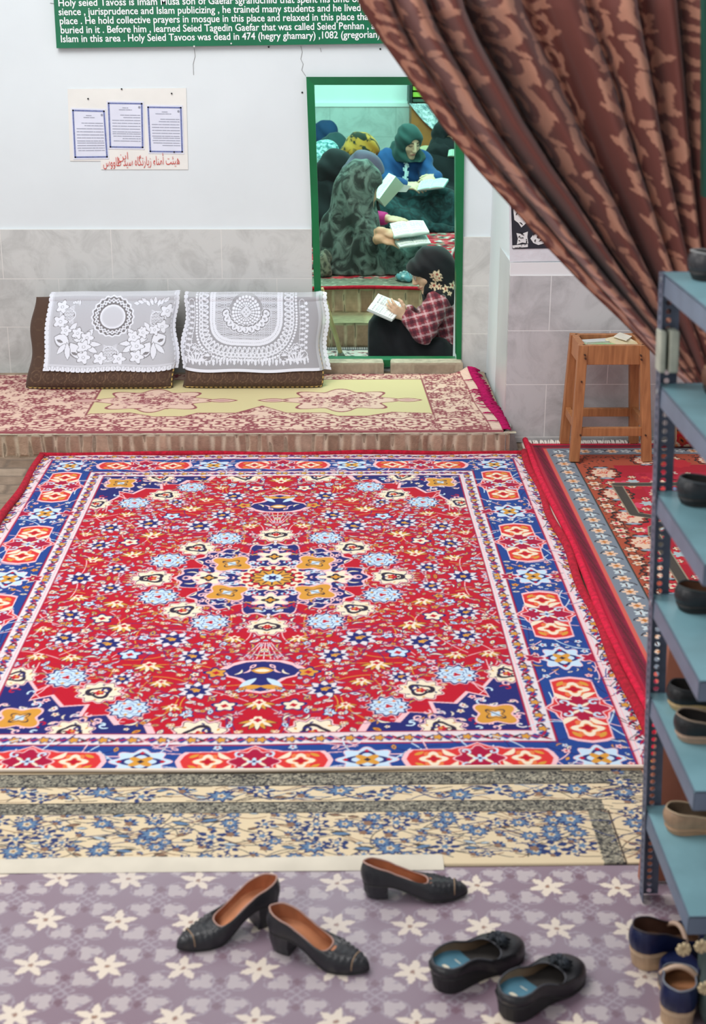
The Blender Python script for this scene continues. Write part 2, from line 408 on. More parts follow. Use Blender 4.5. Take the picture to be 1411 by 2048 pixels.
# brick platform that the cushions stand on
PB = [(138, 112, 94), (162, 134, 113), (180, 152, 130), (150, 118, 100), (170, 145, 126)]
w = MB(); w.box(-3.2, .822, 6.312, YB, 0, .106)
pf = struct(w.build('trim_platform', mat('platform_brick', (156, 138, 118), rough=.95, noise=.2, nscale=12, bump=.4)))
o = struct(brick_face('trim_platform_front', (-3.2, 6.312, .0), (1, 0, 0), (0, 0, 1), 4.02, .113, .056, .5, 0, PB, (200, 182, 160), res=.004, disp=.010, gap=.010, rough=.022, seed=4, edge=(.012, (196, 186, 164))))
o = struct(brick_face('trim_platform_top', (-3.2, 6.304, .111), (1, 0, 0), (0, 1, 0), 4.05, .03, .07, .4, 0, [(188, 176, 155), (170, 158, 138)], (198, 190, 170), res=.005, disp=.002, seed=8, rough=.004))
# grey cement edge at the platform's right end
w = MB(); w.hexa([(.80, 6.296, 0), (.875, 6.40, 0), (.87, 6.53, 0), (.80, 6.53, 0), (.80, 6.30, .114), (.845, 6.44, .112), (.84, 6.53, .112), (.80, 6.53, .113)])
struct(w.build('trim_cement_corner', mat('cement', (150, 148, 146), rough=.9, noise=.15, nscale=20, bump=.3), bevel=.006))
# old brick paving on the left
struct(brick_face('floor_brick_paving', (-2.6, 4.6, -.002), (1, 0, 0), (0, 1, 0), 1.55, 1.72, .24, .12, .11, [(150, 132, 115), (128, 110, 95), (168, 150, 132)], (120, 106, 94), res=.006, disp=.006, gap=.01, seed=12, rough=.016))

# stones of the threshold under the doorway
def stone(name, px0, px1, y0, y1, seed, pal):
    a = ony(px0, y1, 7.39); b = ony(px1, y0, 7.39)
    o = brick_face(name, (a[0], 7.39, .108), (1, 0, 0), (0, 0, 1), b[0]-a[0], .07, .19, .07, 0, pal, (170, 160, 140), res=.004, disp=.003, seed=seed, rough=.012)
    return struct(o)
TP = [(170, 158, 138), (150, 138, 120), (182, 172, 152)]
stone('trim_threshold_stone_left', 640, 767, 735, 760, 3, TP); stone('trim_threshold_stone_right', 781, 925, 735, 758, 6, TP)
w = MB(); a, b = ony(640, 740, 7.4)[0], ony(767, 740, 7.4)[0]; w.box(a, b, 7.392, 7.5, .1, .176); a, b = ony(781, 740, 7.4)[0], ony(925, 740, 7.4)[0]; w.box(a, b, 7.392, 7.5, .1, .176)
struct(w.build('trim_threshold', mat('threshold_stone', (176, 166, 146), rough=.95, noise=.2, nscale=25, bump=.5), bevel=.01))

# green door frame
def fq(pts, y0, y1):
    q = [ony(x, y, y0) for x, y in pts]; n = len(q)
    return [p for p in q]+[np.array([p[0], y1, p[2]]) for p in q], [tuple(range(n)), tuple(range(2*n-1, n-1, -1))]+[(i, i+n, (i+1) % n+n, (i+1) % n) for i in range(n)]
fr = thing('door_frame', 'green painted steel frame around the low doorway to the inner room', 'door frame', (.29, 7.49, .12))
YF = 7.478
for nm, pts in (('frame_post', [(612, 154), (628, 170), (646, 721), (634, 737)]), ('frame_post', [(930, 154), (910, 170), (912.5, 721), (922, 729)]),
                ('frame_head', [(612, 154), (930, 154), (910, 170), (628, 170)]), ('frame_sill', [(634, 737), (646, 720), (912.5, 720), (922, 729)])):
    v, f = fq(pts, YF, YF+.09); pyobj(nm, v, f, M_greenD if nm == 'frame_head' else M_green, fr).name = nm
settle(fr)

# vestibule, steps and the inner room
IZ = .355
w = MB(); w.box(-1.5, 2.3, 7.7, 8.32, -.05, .05); struct(w.build('floor_vestibule', mat('vestibule_floor', (92, 84, 78), rough=.95, noise=.2)))
w = MB(); w.box(-1.5, 2.3, 8.322, 8.64, -.05, .19); w.box(-1.5, 2.3, 8.618, 12.1, -.05, IZ-.012); struct(w.build('floor_shrine', mat('step_core', (140, 126, 104), rough=.95, noise=.2, nscale=20)))
SPal = [(166, 138, 112), (190, 162, 134), (146, 116, 94), (178, 148, 126)]
struct(brick_face('trim_step_riser', (-.3, 8.322, .045), (1, 0, 0), (0, 0, 1), 1.4, .146, .075, .5, 0, SPal, (206, 186, 156), res=.005, disp=.01, gap=.009, seed=21, edge=(.014, (168, 166, 132))))
struct(brick_face('trim_step_tread', (-.3, 8.315, .193), (1, 0, 0), (0, 1, 0), 1.4, .31, .2, .5, 0, [(160, 156, 124), (140, 134, 106)], (150, 142, 112), res=.006, disp=.003, seed=22))
struct(brick_face('trim_step_riser_upper', (-.3, 8.618, .19), (1, 0, 0), (0, 0, 1), 1.4, .155, .078, .5, 0, SPal, (206, 186, 156), res=.005, disp=.012, gap=.009, seed=27, edge=(.018, (172, 172, 136))))
M_in = plaster('inner_plaster', (226, 234, 232))
YI = 12.8
zt = ony(700, 213, YI)[2]
w = MB(); w.box(-1.5, 2.3, YI, YI+.2, 0, 2.9); struct(w.build('wall_far', M_in))
w = MB(); w.box(-1.5, 2.3, YI-.02, YI, 0, zt); struct(w.build('trim_dado_far', tile_mat('marble_tile_far', (186, 200, 196), 0, zt-.25*6, .02, h=.25, grout=(150, 165, 160))))
w = MB(); w.box(-1.5, 2.3, YI-.03, YI, zt, zt+.03); struct(w.build('trim_far_ledge', M_in))
w = MB(); w.box(-1.7, -1.5, 7.7, YI+.2, -.05, 2.9); struct(w.build('wall_shrine_left', M_in))
w = MB(); w.box(2.3, 2.5, 7.7, YI+.2, -.05, 2.9); struct(w.build('wall_shrine_right', M_in))
w = MB(); w.box(-1.7, 2.5, 7.7, YI+.2, 2.9, 3.0); struct(w.build('ceiling', M_in))
w = MB(); w.box(-1.5, -.4, 7.7, 7.72, 0, 2.9); w.box(.95, 2.3, 7.7, 7.72, 0, 2.9); struct(w.build('wall_shrine_front', M_in))

# hairline cracks and old nail holes in the plaster
M_crack = mat('crack', (150, 150, 150), rough=1); M_hole = mat('nail_hole', (40, 40, 42), rough=1)
def wallpt(x, y, Y=YB-.002): return ony(x, y, Y)
w = MB()
for pts in ([(601, 92), (604, 104), (601, 118), (606, 128), (603, 140), (611, 152)], [(388, 97), (390, 112), (386, 128), (387, 150)], [(100, 6), (112, 8)], [(640, 96), (642, 104)]):
    w.tube([wallpt(*p) for p in pts], .0012, 5)
struct(w.build('trim_plaster_crack', M_crack))
w = MB()
for p in ((604, 185), (388, 92), (537, 94), (462, 88), (760, 98)): w.disc(wallpt(*p), .0045, 10, (0, 1, 0), .003)
struct(w.build('trim_nail_hole', M_hole))
# ------------------------------------------------------------------ carpets
rng = random.Random(7)
C_ = {k: lin(v) for k, v in dict(red=(186, 14, 40), red2=(214, 52, 52), crim=(168, 16, 60), navy=(34, 38, 108), blue=(30, 66, 140), cream=(238, 222, 196), white=(224, 214, 218),
      lblue=(196, 218, 236), gold=(212, 150, 58), pink=(240, 190, 196), dark=(46, 36, 56), brown=(120, 78, 50), green=(110, 130, 110), orange=(226, 120, 70), mag=(160, 20, 90),
      ivory=(226, 206, 172), grey=(150, 152, 160)).items()}
M_rug = mat_attr('wool_pile', rough=1.0, spec=.08, bump=.35, bscale=420, sheen=.08)

def rosette(c, x, y, R, kind, rot=0.0):
    g = C_
    if kind == 'swirl':
        c.flower(x, y, R*1.06, 10, .10, g['pink'], rot); c.flower(x, y, R*.98, 10, .12, g['dark'], rot); c.flower(x, y, R*.93, 10, .12, g['cream'], rot)
        c.ring(x, y, R*.38, R*.58, g['dark'], 3, .18, rot); c.spiral(x+R*.34, y+R*.1, R*.28, .8, rot, R*.12, g['dark']); c.spiral(x-R*.3, y-R*.26, R*.28, .8, rot+2, R*.12, g['navy'], -1)
        c.flower(x, y+R*.05, R*.22, 5, .2, g['red']); c.flower(x-R*.05, y, R*.09, 4, .2, g['gold'])
        for k in range(6): c.leaf(x+R*.75*math.cos(k*PI/3+.4), y+R*.75*math.sin(k*PI/3+.4), R*.22, R*.1, k*PI/3+1.2, g['gold'] if k % 2 else g['navy'])
    elif kind == 'ice':
        c.flower(x, y, R*1.08, 12, .08, g['pink'], rot); c.flower(x, y, R*1.02, 12, .11, g['navy'], rot); c.flower(x, y, R*.88, 12, .10, g['lblue'], rot)
        c.ring(x, y, R*.60, R*.65, g['blue'], 6, .14, rot); c.ring(x, y, R*.34, R*.39, g['blue'], 5, .2, rot+.5)
        c.flower(x, y, R*.17, 3, .3, g['red'], rot)
        for k in range(5): c.flower(x+R*.64*math.cos(k*1.257+rot), y+R*.64*math.sin(k*1.257+rot), R*.10, 4, .2, g['gold'] if k % 2 else g['orange'])
    elif kind == 'daisy':
        c.flower(x, y, R*1.02, 9, .22, g['navy'], rot, sharp=True); c.flower(x, y, R*.92, 9, .24, g['white'], rot, sharp=True); c.flower(x, y, R*.64, 7, .2, g['navy'], rot); c.flower(x, y, R*.22, 5, .2, g['gold'], rot)
        c.leaf(x+R*.25, y-R*.2, R*.4, R*.14, .6, g['gold'])
    elif kind == 'gold':
        c.flower(x, y, R*1.12, 4, .22, g['pink'], rot); c.flower(x, y, R*1.0, 4, .24, g['gold'], rot); c.ring(x, y, R*.42, R*.5, g['dark'], 4, .3, rot); c.flower(x, y, R*.26, 4, .25, g['lblue'], rot)
        c.line([(x-R*.6*math.cos(rot), y-R*.6*math.sin(rot)), (x+R*.6*math.cos(rot), y+R*.6*math.sin(rot))], R*.07, g['dark'])
    elif kind == 'lotus':
        for k in range(-3, 4):
            a = PI/2+rot+k*.42; c.leaf(x+R*.5*math.cos(a), y+R*.5*math.sin(a), R*1.1, R*.34, a, g['dark'])
        for k in range(-3, 4):
            a = PI/2+rot+k*.42; c.leaf(x+R*.5*math.cos(a), y+R*.5*math.sin(a), R*.95, R*.24, a, g['gold'] if k % 2 else g['cream'])
        c.flower(x, y, R*.34, 5, .2, g['cream'], rot); c.flower(x, y, R*.18, 4, .2, g['red'], rot)
    elif kind == 'bud':
        col = rng.choice(['cream', 'gold', 'lblue', 'pink', 'cream', 'white']); c.leaf(x, y, R*2.0, R*1.1, rot, g['dark' if rng.random() < .6 else 'navy']); c.leaf(x, y, R*1.7, R*.8, rot, g[col]); c.leaf(x, y, R*.8, R*.35, rot, g[rng.choice(['red', 'navy', 'gold', 'blue'])])
    elif kind == 'curl':
        col = rng.choice(['cream', 'pink', 'gold', 'cream']); c.leaf(x, y, R*2.6, R*.8, rot, g['navy'], R*.5); c.leaf(x, y, R*2.2, R*.42, rot, g[col], R*.5)
    elif kind == 'dot':
        col = rng.choice(['cream', 'gold', 'lblue', 'pink']); c.flower(x, y, R, 5, .22, g['navy'], rot); c.flower(x, y, R*.76, 5, .22, g[col], rot); c.flower(x, y, R*.3, 4, .2, g['red'], rot)

def scatter(c, x0, x1, y0, y1, n, dmin, rad, kinds, avoid, inside=None):
    pts = list(avoid); out = []
    for _ in range(n*30):
        if len(out) >= n: break
        x, y, r = rng.uniform(x0, x1), rng.uniform(y0, y1), rng.uniform(*rad)
        if inside and not inside(x, y): continue
        if all((x-a)**2+(y-b)**2 > (r+q+dmin)**2 for a, b, q in pts):
            pts.append((x, y, r)); out.append((x, y, r)); rosette(c, x, y, r, rng.choice(kinds), rng.uniform(0, 2*PI))
    return out
def vines(c, x0, x1, y0, y1, n, wd, cols, seg=.09):
    for _ in range(n):
        x, y, a = rng.uniform(x0, x1), rng.uniform(y0, y1), rng.uniform(0, 6.3); k = rng.uniform(-9, 9); P = []
        for i in range(14): P.append((x, y)); x += seg/10*math.cos(a); y += seg/10*math.sin(a); a += k*seg/10
        c.line(P, wd, rng.choice(cols))
def cartouche(c, x, y, Lh, Wh, vert):
    """Red cartouche of the border, half length Lh along its own axis."""
    g = C_
    def T(u, v): return (x+v, y+u) if vert else (x+u, y+v)
    def blob(f, col):
        c.poly([T(u*Lh*f, v*Wh*f) for u, v in ((-1, -.45), (-.93, -.72), (-.38, -.74), (-.30, -.84), (-.16, -.9), (0, -1.2), (.16, -.9), (.30, -.84), (.38, -.74), (.93, -.72), (1, -.45), (1.05, 0), (1, .45), (.93, .72), (.38, .74), (.3, .84), (.16, .9), (0, 1.2), (-.16, .9), (-.3, .84), (-.38, .74), (-.93, .72), (-1, .45), (-1.05, 0))], col)
    blob(1.07, g['pink']); blob(1.0, g['red2']); px, py = T(0, 0)
    c.flower(px, py, Wh*.95, 8, .14, g['pink']); c.flower(px, py, Wh*.88, 8, .14, g['crim'])
    for s in (-1, 1):
        q = T(s*Lh*.66, 0); c.flower(*q, Wh*.52, 6, .2, g['orange']); c.ring(*q, Wh*.26, Wh*.46, g['cream'], 4, .25); c.flower(*q, Wh*.2, 4, .2, g['red'])
        for t in (-1, 1):
            a = T(s*Lh*.42, t*Wh*.48); c.leaf(*a, Wh*.8, Wh*.26, (.8*s*t if not vert else PI/2-.8*s*t), g['cream'], Wh*.12)
            a = T(s*Lh*.86, t*Wh*.44); c.leaf(*a, Wh*.5, Wh*.2, (-.6*s*t if not vert else PI/2+.6*s*t), g['gold'])
            a = T(s*Lh*.2, t*Wh*.55); c.spiral(*a, Wh*.24, .8, s*t, Wh*.09, g['lblue'], s)
            a = T(s*Lh*.12, t*Wh*.2); c.leaf(*a, Wh*.5, Wh*.14, .8*s*t, g['cream'])
    c.flower(px, py, Wh*.2, 4, .5, g['lblue']); c.flower(px, py, Wh*.08, 4, .2, g['navy'])

def main_rug():
    g = C_; c = Canvas(0, 1.125, 0, 1.50, .001, .00175, g['red'])
    FX, FY = .765, 1.165
    vines(c, 0, FX, 0, FY, 150, .0032, [g['navy'], g['pink'], g['gold'], g['crim']], .16)
    # spandrel in the corner of the field
    sp_ = [(FX, FY), (FX, FY-.36), (FX-.04, FY-.30), (FX-.06, FY-.34), (FX-.10, FY-.26), (FX-.09, FY-.2), (FX-.15, FY-.23), (FX-.19, FY-.16), (FX-.26, FY-.17), (FX-.25, FY-.1), (FX-.33, FY-.11), (FX-.36, FY-.05), (FX-.44, FY-.06), (FX-.46, FY)]
    c.poly([(FX+(x-FX)*1.05, FY+(y-FY)*1.05) for x, y in sp_], g['pink']); c.poly(sp_, g['navy'])
    for _ in range(26):
        u, v = rng.uniform(.02, .34), rng.uniform(.02, .26)
        if u/.42+v/.32 < 1: rosette(c, FX-u, FY-v, rng.uniform(.012, .02), rng.choice(['bud', 'curl', 'curl', 'dot']), rng.uniform(0, 6))
    for _ in range(70):
        u, v = rng.uniform(.01, .42), rng.uniform(.01, .32)
        if u/.46+v/.36 < .95: c.spiral(FX-u, FY-v, rng.uniform(.012, .022), rng.uniform(.5, .9), rng.uniform(0, 6.3), .006, rng.choice([g['pink'], g['white'], g['pink'], g['lblue'], g['red']]), rng.choice([-1, 1]))
    rosette(c, FX-.085, FY-.095, .058, 'gold', .8)
    # central medallion
    def star(R, col, a=.09):
        w = c.loc(0, 0, R*1.4)
        X, Y = w[1], w[2]; r = np.hypot(X, Y); t = np.arctan2(Y, X); k = 1+a*np.cos(8*t)+.05*np.cos(24*t)+.05*np.cos(16*t+PI)
        c.put(w[0], r < R*k, col)
    star(.322, g['pink']); star(.312, g['navy'])
    
    for _ in range(95):
        a, r = rng.uniform(0, PI/2), rng.uniform(.12, .33)
        if r < .312*(1+.09*math.cos(8*a))-.012: c.spiral(r*math.cos(a), r*math.sin(a), rng.uniform(.012, .024), rng.uniform(.5, .9), rng.uniform(0, 6.3), .006, rng.choice([g['pink'], g['white'], g['pink'], g['lblue'], g['red']]), rng.choice([-1, 1]))
    for a, rr in ((.15, .22), (.15, .29), (.62, .26), (.95, .26), (1.42, .22), (1.42, .29), (.5, .31), (1.07, .31), (.3, .25), (1.27, .25), (.78, .30)):
        rosette(c, rr*math.cos(a), rr*math.sin(a), .022, rng.choice(['curl', 'bud', 'curl']), a*2)
    rosette(c, .152, .137, .064, 'gold', .6)
    for x, y, rot in ((.225, 0, 0), (0, .205, PI/2)):
        c.flower(x, y, .056, 6, .3, g['pink'], rot); c.flower(x, y, .048, 6, .3, g['cream'], rot); c.ring(x, y, .012, .026, g['dark'], 4, .25, rot); c.flower(x, y, .014, 4, .3, g['gold'])
    c.flower(0, 0, .118, 16, .05, g['cream']); c.flower(0, 0, .108, 16, .04, g['red']);
    for k in range(16): c.flower(.092*math.cos(k*PI/8+.2), .092*math.sin(k*PI/8+.2), .012, 3, .2, g['cream'])
    c.flower(0, 0, .078, 12, .1, g['dark']); c.flower(0, 0, .07, 12, .1, g['gold'])
    for k in range(12): c.line([(.03*math.cos(k*PI/6), .03*math.sin(k*PI/6)), (.066*math.cos(k*PI/6), .066*math.sin(k*PI/6))], .006, g['dark'])
    c.flower(0, 0, .036, 8, .1, g['lblue']); c.flower(0, 0, .018, 6, .3, g['navy'])
    # vase pendant above and below
    for s in (1,):
        c.line([(0, .33), (0, .37)], .012, g['white'])
        rosette(c, 0, .43, .066, 'swirl')
        for k in (-3, -2, -1, 0, 1, 2, 3): c.line([(k*.022, .68), (k*.006, .56)], .004, g['pink'])
        vs = [(0, .70), (.05, .705), (.09, .73), (.115, .765), (.10, .80), (.06, .82), (.03, .86), (.05, .89), (0, .91)]
        c.poly([(x*1.12+(.008 if x else 0), .80+(y-.80)*1.12) for x, y in vs]+[(-.01, .9), (-.01, .7)], g['pink']); c.poly(vs+[(-.02, .9), (-.02, .7)], g['navy'])
        for x, y, k in ((.05, .765, 'curl'), (.075, .775, 'curl'), (.03, .735, 'bud')): rosette(c, x, y, .02, k, 1.0)
        c.leaf(0, .765, .07, .045, 0, g['gold']); c.leaf(0, .765, .05, .022, 0, g['cream']); c.leaf(.04, .85, .08, .025, .9, g['lblue']); c.leaf(.03, .88, .07, .03, .2, g['gold'])
        rosette(c, 0, .98, .05, 'lotus'); rosette(c, 0, 1.09, .058, 'lotus')
    big = [(.59, .81, .062, 'ice'), (.475, .91, .064, 'swirl'), (.745, .80, .06, 'swirl'), (.29, .29, .066, 'swirl'), (.19, .395, .062, 'ice'), (.385, .17, .066, 'ice'), (.425, 0.0, .070, 'swirl'),
           (.375, 1.015, .058, 'ice'), (.16, 1.165, .075, 'swirl'), (.52, 1.15, .06, 'swirl'),
           (.50, .565, .052, 'daisy'), (.47, .42, .055, 'lotus'), (.645, .52, .046, 'daisy'), (.66, .33, .044, 'daisy'), (.68, .0, .052, 'daisy'), (.30, .53, .055, 'daisy'), (.52, .22, .05, 'lotus'), (.35, .72, .055, 'lotus'),
           (.22, .66, .048, 'daisy'), (.60, .66, .042, 'lotus'), (.19, .9, .05, 'daisy'), (.30, .84, .042, 'lotus'), (.66, .17, .044, 'lotus'), (.56, .09, .042, 'daisy'), (.10, .52, .042, 'lotus'), (.42, .82, .036, 'daisy'), (.705, .65, .04, 'lotus'), (.42, .645, .036, 'dot'), (.14, .78, .034, 'dot'), (.55, .36, .036, 'dot'), (.25, 1.0, .036, 'lotus'), (.73, .44, .034, 'lotus'), (.1, 1.0, .034, 'dot')]
    for x, y, r, k in big: rosette(c, x, y, r, k, rng.uniform(-.3, .3))
    av = [(x, y, r) for x, y, r, k in big]+[(0, 0, .33), (0, .43, .07), (0, .79, .11), (0, 1.0, .05), (0, 1.09, .06), (FX, FY, .33), (FX-.2, FY, .18)]
    scatter(c, 0, FX, 0, FY, 320, -.001, (.012, .023), ['bud', 'curl', 'curl', 'bud', 'dot', 'lotus'], av)
    scatter(c, 0, FX, 0, FY, 330, -.006, (.007, .012), ['bud', 'curl', 'dot'], av)
    # inner guard stripe
    def frame(x0, y0, x1, y1, col):
        c.rect(x0, x1, 0, y1, col); c.rect(0, x1, y0, y1, col)
    frame(FX, FY, FX+.006, FY+.006, g['crim']); frame(FX+.006, FY+.006, FX+.064, FY+.064, g['white']); frame(FX+.012, FY+.012, FX+.017, FY+.017, g['pink']); frame(FX+.064, FY+.064, FX+.07, FY+.07, g['crim'])
    def run(x, y, k, vert):
        a = PI/2 if vert else 0
        if k % 3 == 0: c.flower(x, y, .017, 5, .25, g['navy']); c.flower(x, y, .012, 5, .25, g['gold'])
        elif k % 3 == 1: c.leaf(x, y, .034, .024, a+PI/2, g['blue']); c.leaf(x, y, .04, .008, a+.5, g['crim'])
        else: c.leaf(x, y, .05, .012, a+.7, g['crim'], .006); c.leaf(x, y, .03, .01, a-.7, g['dark'])
    for k in range(44): run(FX+.038, .015+k*.0272, k, True)
    for k in range(30): run(.015+k*.0272, FY+.038, k, False)
    # blue main border
    BX0, BX1, BY0, BY1 = FX+.07, FX+.262, FY+.07, FY+.245
    frame(BX0, BY0, BX1, BY1, g['blue']); frame(BX0, BY0, BX0+.003, BY0+.003, g['navy'])
    mx, my = (BX0+BX1)/2, (BY0+BY1)/2
    vines(c, BX0+.01, BX1-.01, 0, BY1-.01, 60, .004, [g['lblue'], g['navy'], g['pink']], .09); vines(c, 0, BX1-.01, BY0+.01, BY1-.01, 50, .004, [g['lblue'], g['navy'], g['pink']], .09)
    bav = []
    for y in (.345, 1.03): cartouche(c, mx, y, .185, .083, True); bav += [(mx, y+t, .085) for t in (-.13, -.05, .05, .13)]
    for x in (0.0, .61): cartouche(c, x, my, .19, .068, False); bav += [(x+t, my, .072) for t in (-.15, -.05, .05, .15)]
    def star4(x, y, R, sx=1, sy=1):
        c.flower(x, y, R*1.05, 8, .14, g['pink'], sx=sx, sy=sy); c.flower(x, y, R, 8, .14, g['lblue'], sx=sx, sy=sy); c.ring(x, y, R*.5, R*.68, g['navy'], 4, .2, 0, sx, sy); c.flower(x, y, R*.42, 4, .35, g['gold'], PI/4, sx, sy); c.flower(x, y, R*.14, 4, .2, g['dark'])
        for k in range(4): c.flower(x+R*.82*sx*math.cos(k*PI/2), y+R*.82*sy*math.sin(k*PI/2), R*.12, 4, .2, g['red'])
    for y in (0, .69): star4(mx, y, .062, 1, 1.15); bav.append((mx, y, .07))
    star4(.305, my, .058, 1.25, 1); star4(mx+.005, my+.0, .062); bav += [(.305, my, .075), (mx, my, .07)]
    for y in (.0, .69):
        for s in (-1, 1): c.flower(mx+s*.088, y, .03, 5, .25, g['pink']); c.flower(mx+s*.088, y, .024, 5, .25, g['crim'])
    scatter(c, BX0+.012, BX1-.012, 0, BY1-.01, 90, .002, (.01, .017), ['bud', 'dot', 'curl', 'bud'], bav)
    scatter(c, 0, BX1-.01, BY0+.012, BY1-.012, 70, .002, (.01, .017), ['bud', 'dot', 'curl', 'bud'], bav)
    # outer guard and red edge
    frame(BX1, BY1, BX1+.006, BY1+.006, g['crim']); frame(BX1+.006, BY1+.006, BX1+.085, BY1+.08, g['pink']); frame(BX1+.012, BY1+.012, BX1+.08, BY1+.075, g['white']); frame(BX1+.017, BY1+.017, BX1+.021, BY1+.021, g['pink'])
    for k in range(54): run(BX1+.045+.008*math.sin(k*1.7), .01+k*.0278, k+k//4, True)
    for k in range(40): run(.01+k*.0278, BY1+.042+.008*math.sin(k*1.7), k+k//4, False)
    vines(c, BX1+.01, BX1+.08, 0, 1.45, 60, .0035, [g['crim'], g['dark'], g['blue'], g['pink']], .05); vines(c, 0, 1.1, BY1+.01, BY1+.07, 40, .0035, [g['crim'], g['dark'], g['blue']], .05)
    frame(BX1+.085, BY1+.08, 2, 2, g['crim'])
    q = c.down(2, 2); full = np.concatenate([q[:, ::-1], q], 1); full = np.concatenate([full[::-1], full], 0)
    H = full.shape[0]; return full
RX, RY = -.205, 4.80
def rug_grid(name, full, x0, x1, y0, y1, cx, cy, hw, hh, z, m, parent=None, ripple=.004, seed=3, nx=None, ny=None, edge=.010, warp=None):
    """The part x0..x1, y0..y1 of a patterned sheet of half size hw, hh centred at cx, cy."""
    X = np.linspace(x0, x1, nx); Y = np.linspace(y0, y1, ny); XX, YY = np.meshgrid(X, Y)
    col = sample(full, (YY-cy+hh)/(2*hh), (XX-cx+hw)/(2*hw))
    Z = z+ripple*snoise(XX, YY, seed, 8, 7)
    e = np.minimum.reduce([np.arange(nx)[None, :]+0*YY, (nx-1-np.arange(nx))[None, :]+0*YY, np.arange(ny)[:, None]+0*XX, (ny-1-np.arange(ny))[:, None]+0*XX])
    Z = np.where(e == 0, z-edge, Z)
    wx, wy = (0, 0) if warp is None else warp(XX, YY)
    return gridobj(name, np.stack([XX+wx, YY+wy, Z], -1), m, parent, col=col)
rug_img = main_rug()
rug = thing('carpet', 'large red carpet with navy star medallion and blue border spread before the platform', 'carpet', (RX, 4.8, 0))
def rwarp(X, Y): return .005*snoise(X, Y, 31, 5, 2.2), .010*snoise(X, Y, 33, 5, 2.4)
rug_grid('pile', rug_img, RX-1.09, RX+1.09, RY-1.362, RY+1.49, RX, RY, 1.124, 1.498, .020, M_rug, rug, .0035, 3, 1080, 800, .008, rwarp)
M_edge = mat('crimson_wool', (176, 14, 44), rough=1, noise=.25, nscale=60, bump=.5, bscale=200)
ys = np.linspace(RY-1.35, RY+1.49, 60)
for s in (-1, 1):
    P = np.stack([RX+s*1.090+.005*snoise(RX+s*1.090+0*ys, ys, 31, 5, 2.2)+.006*np.sin(ys*9), ys, .022+.006*np.sin(ys*5+s)], -1)
    e = MB().tube(P, .016, 8).build('selvedge', M_edge, rug, smooth=True); e['label'] = 'crimson overcast edge'
xs = np.linspace(RX-1.1, RX+1.1, 50)
e = MB().tube(np.stack([xs, RY+1.492+.004*np.sin(xs*11), .022+.004*np.sin(xs*7)], -1), .012, 8).build('end_band', M_edge, rug, smooth=True); e['label'] = 'crimson far end'
e = MB().tube(np.stack([xs, RY-1.364+.010*snoise(xs, 0*xs+RY-1.36, 33, 5, 2.4), .016+0*xs], -1), .0055, 8).build('end_band', mat('cream_wool', (232, 214, 196), rough=1), rug, smooth=True); e['label'] = 'cream near end'
settle(rug)

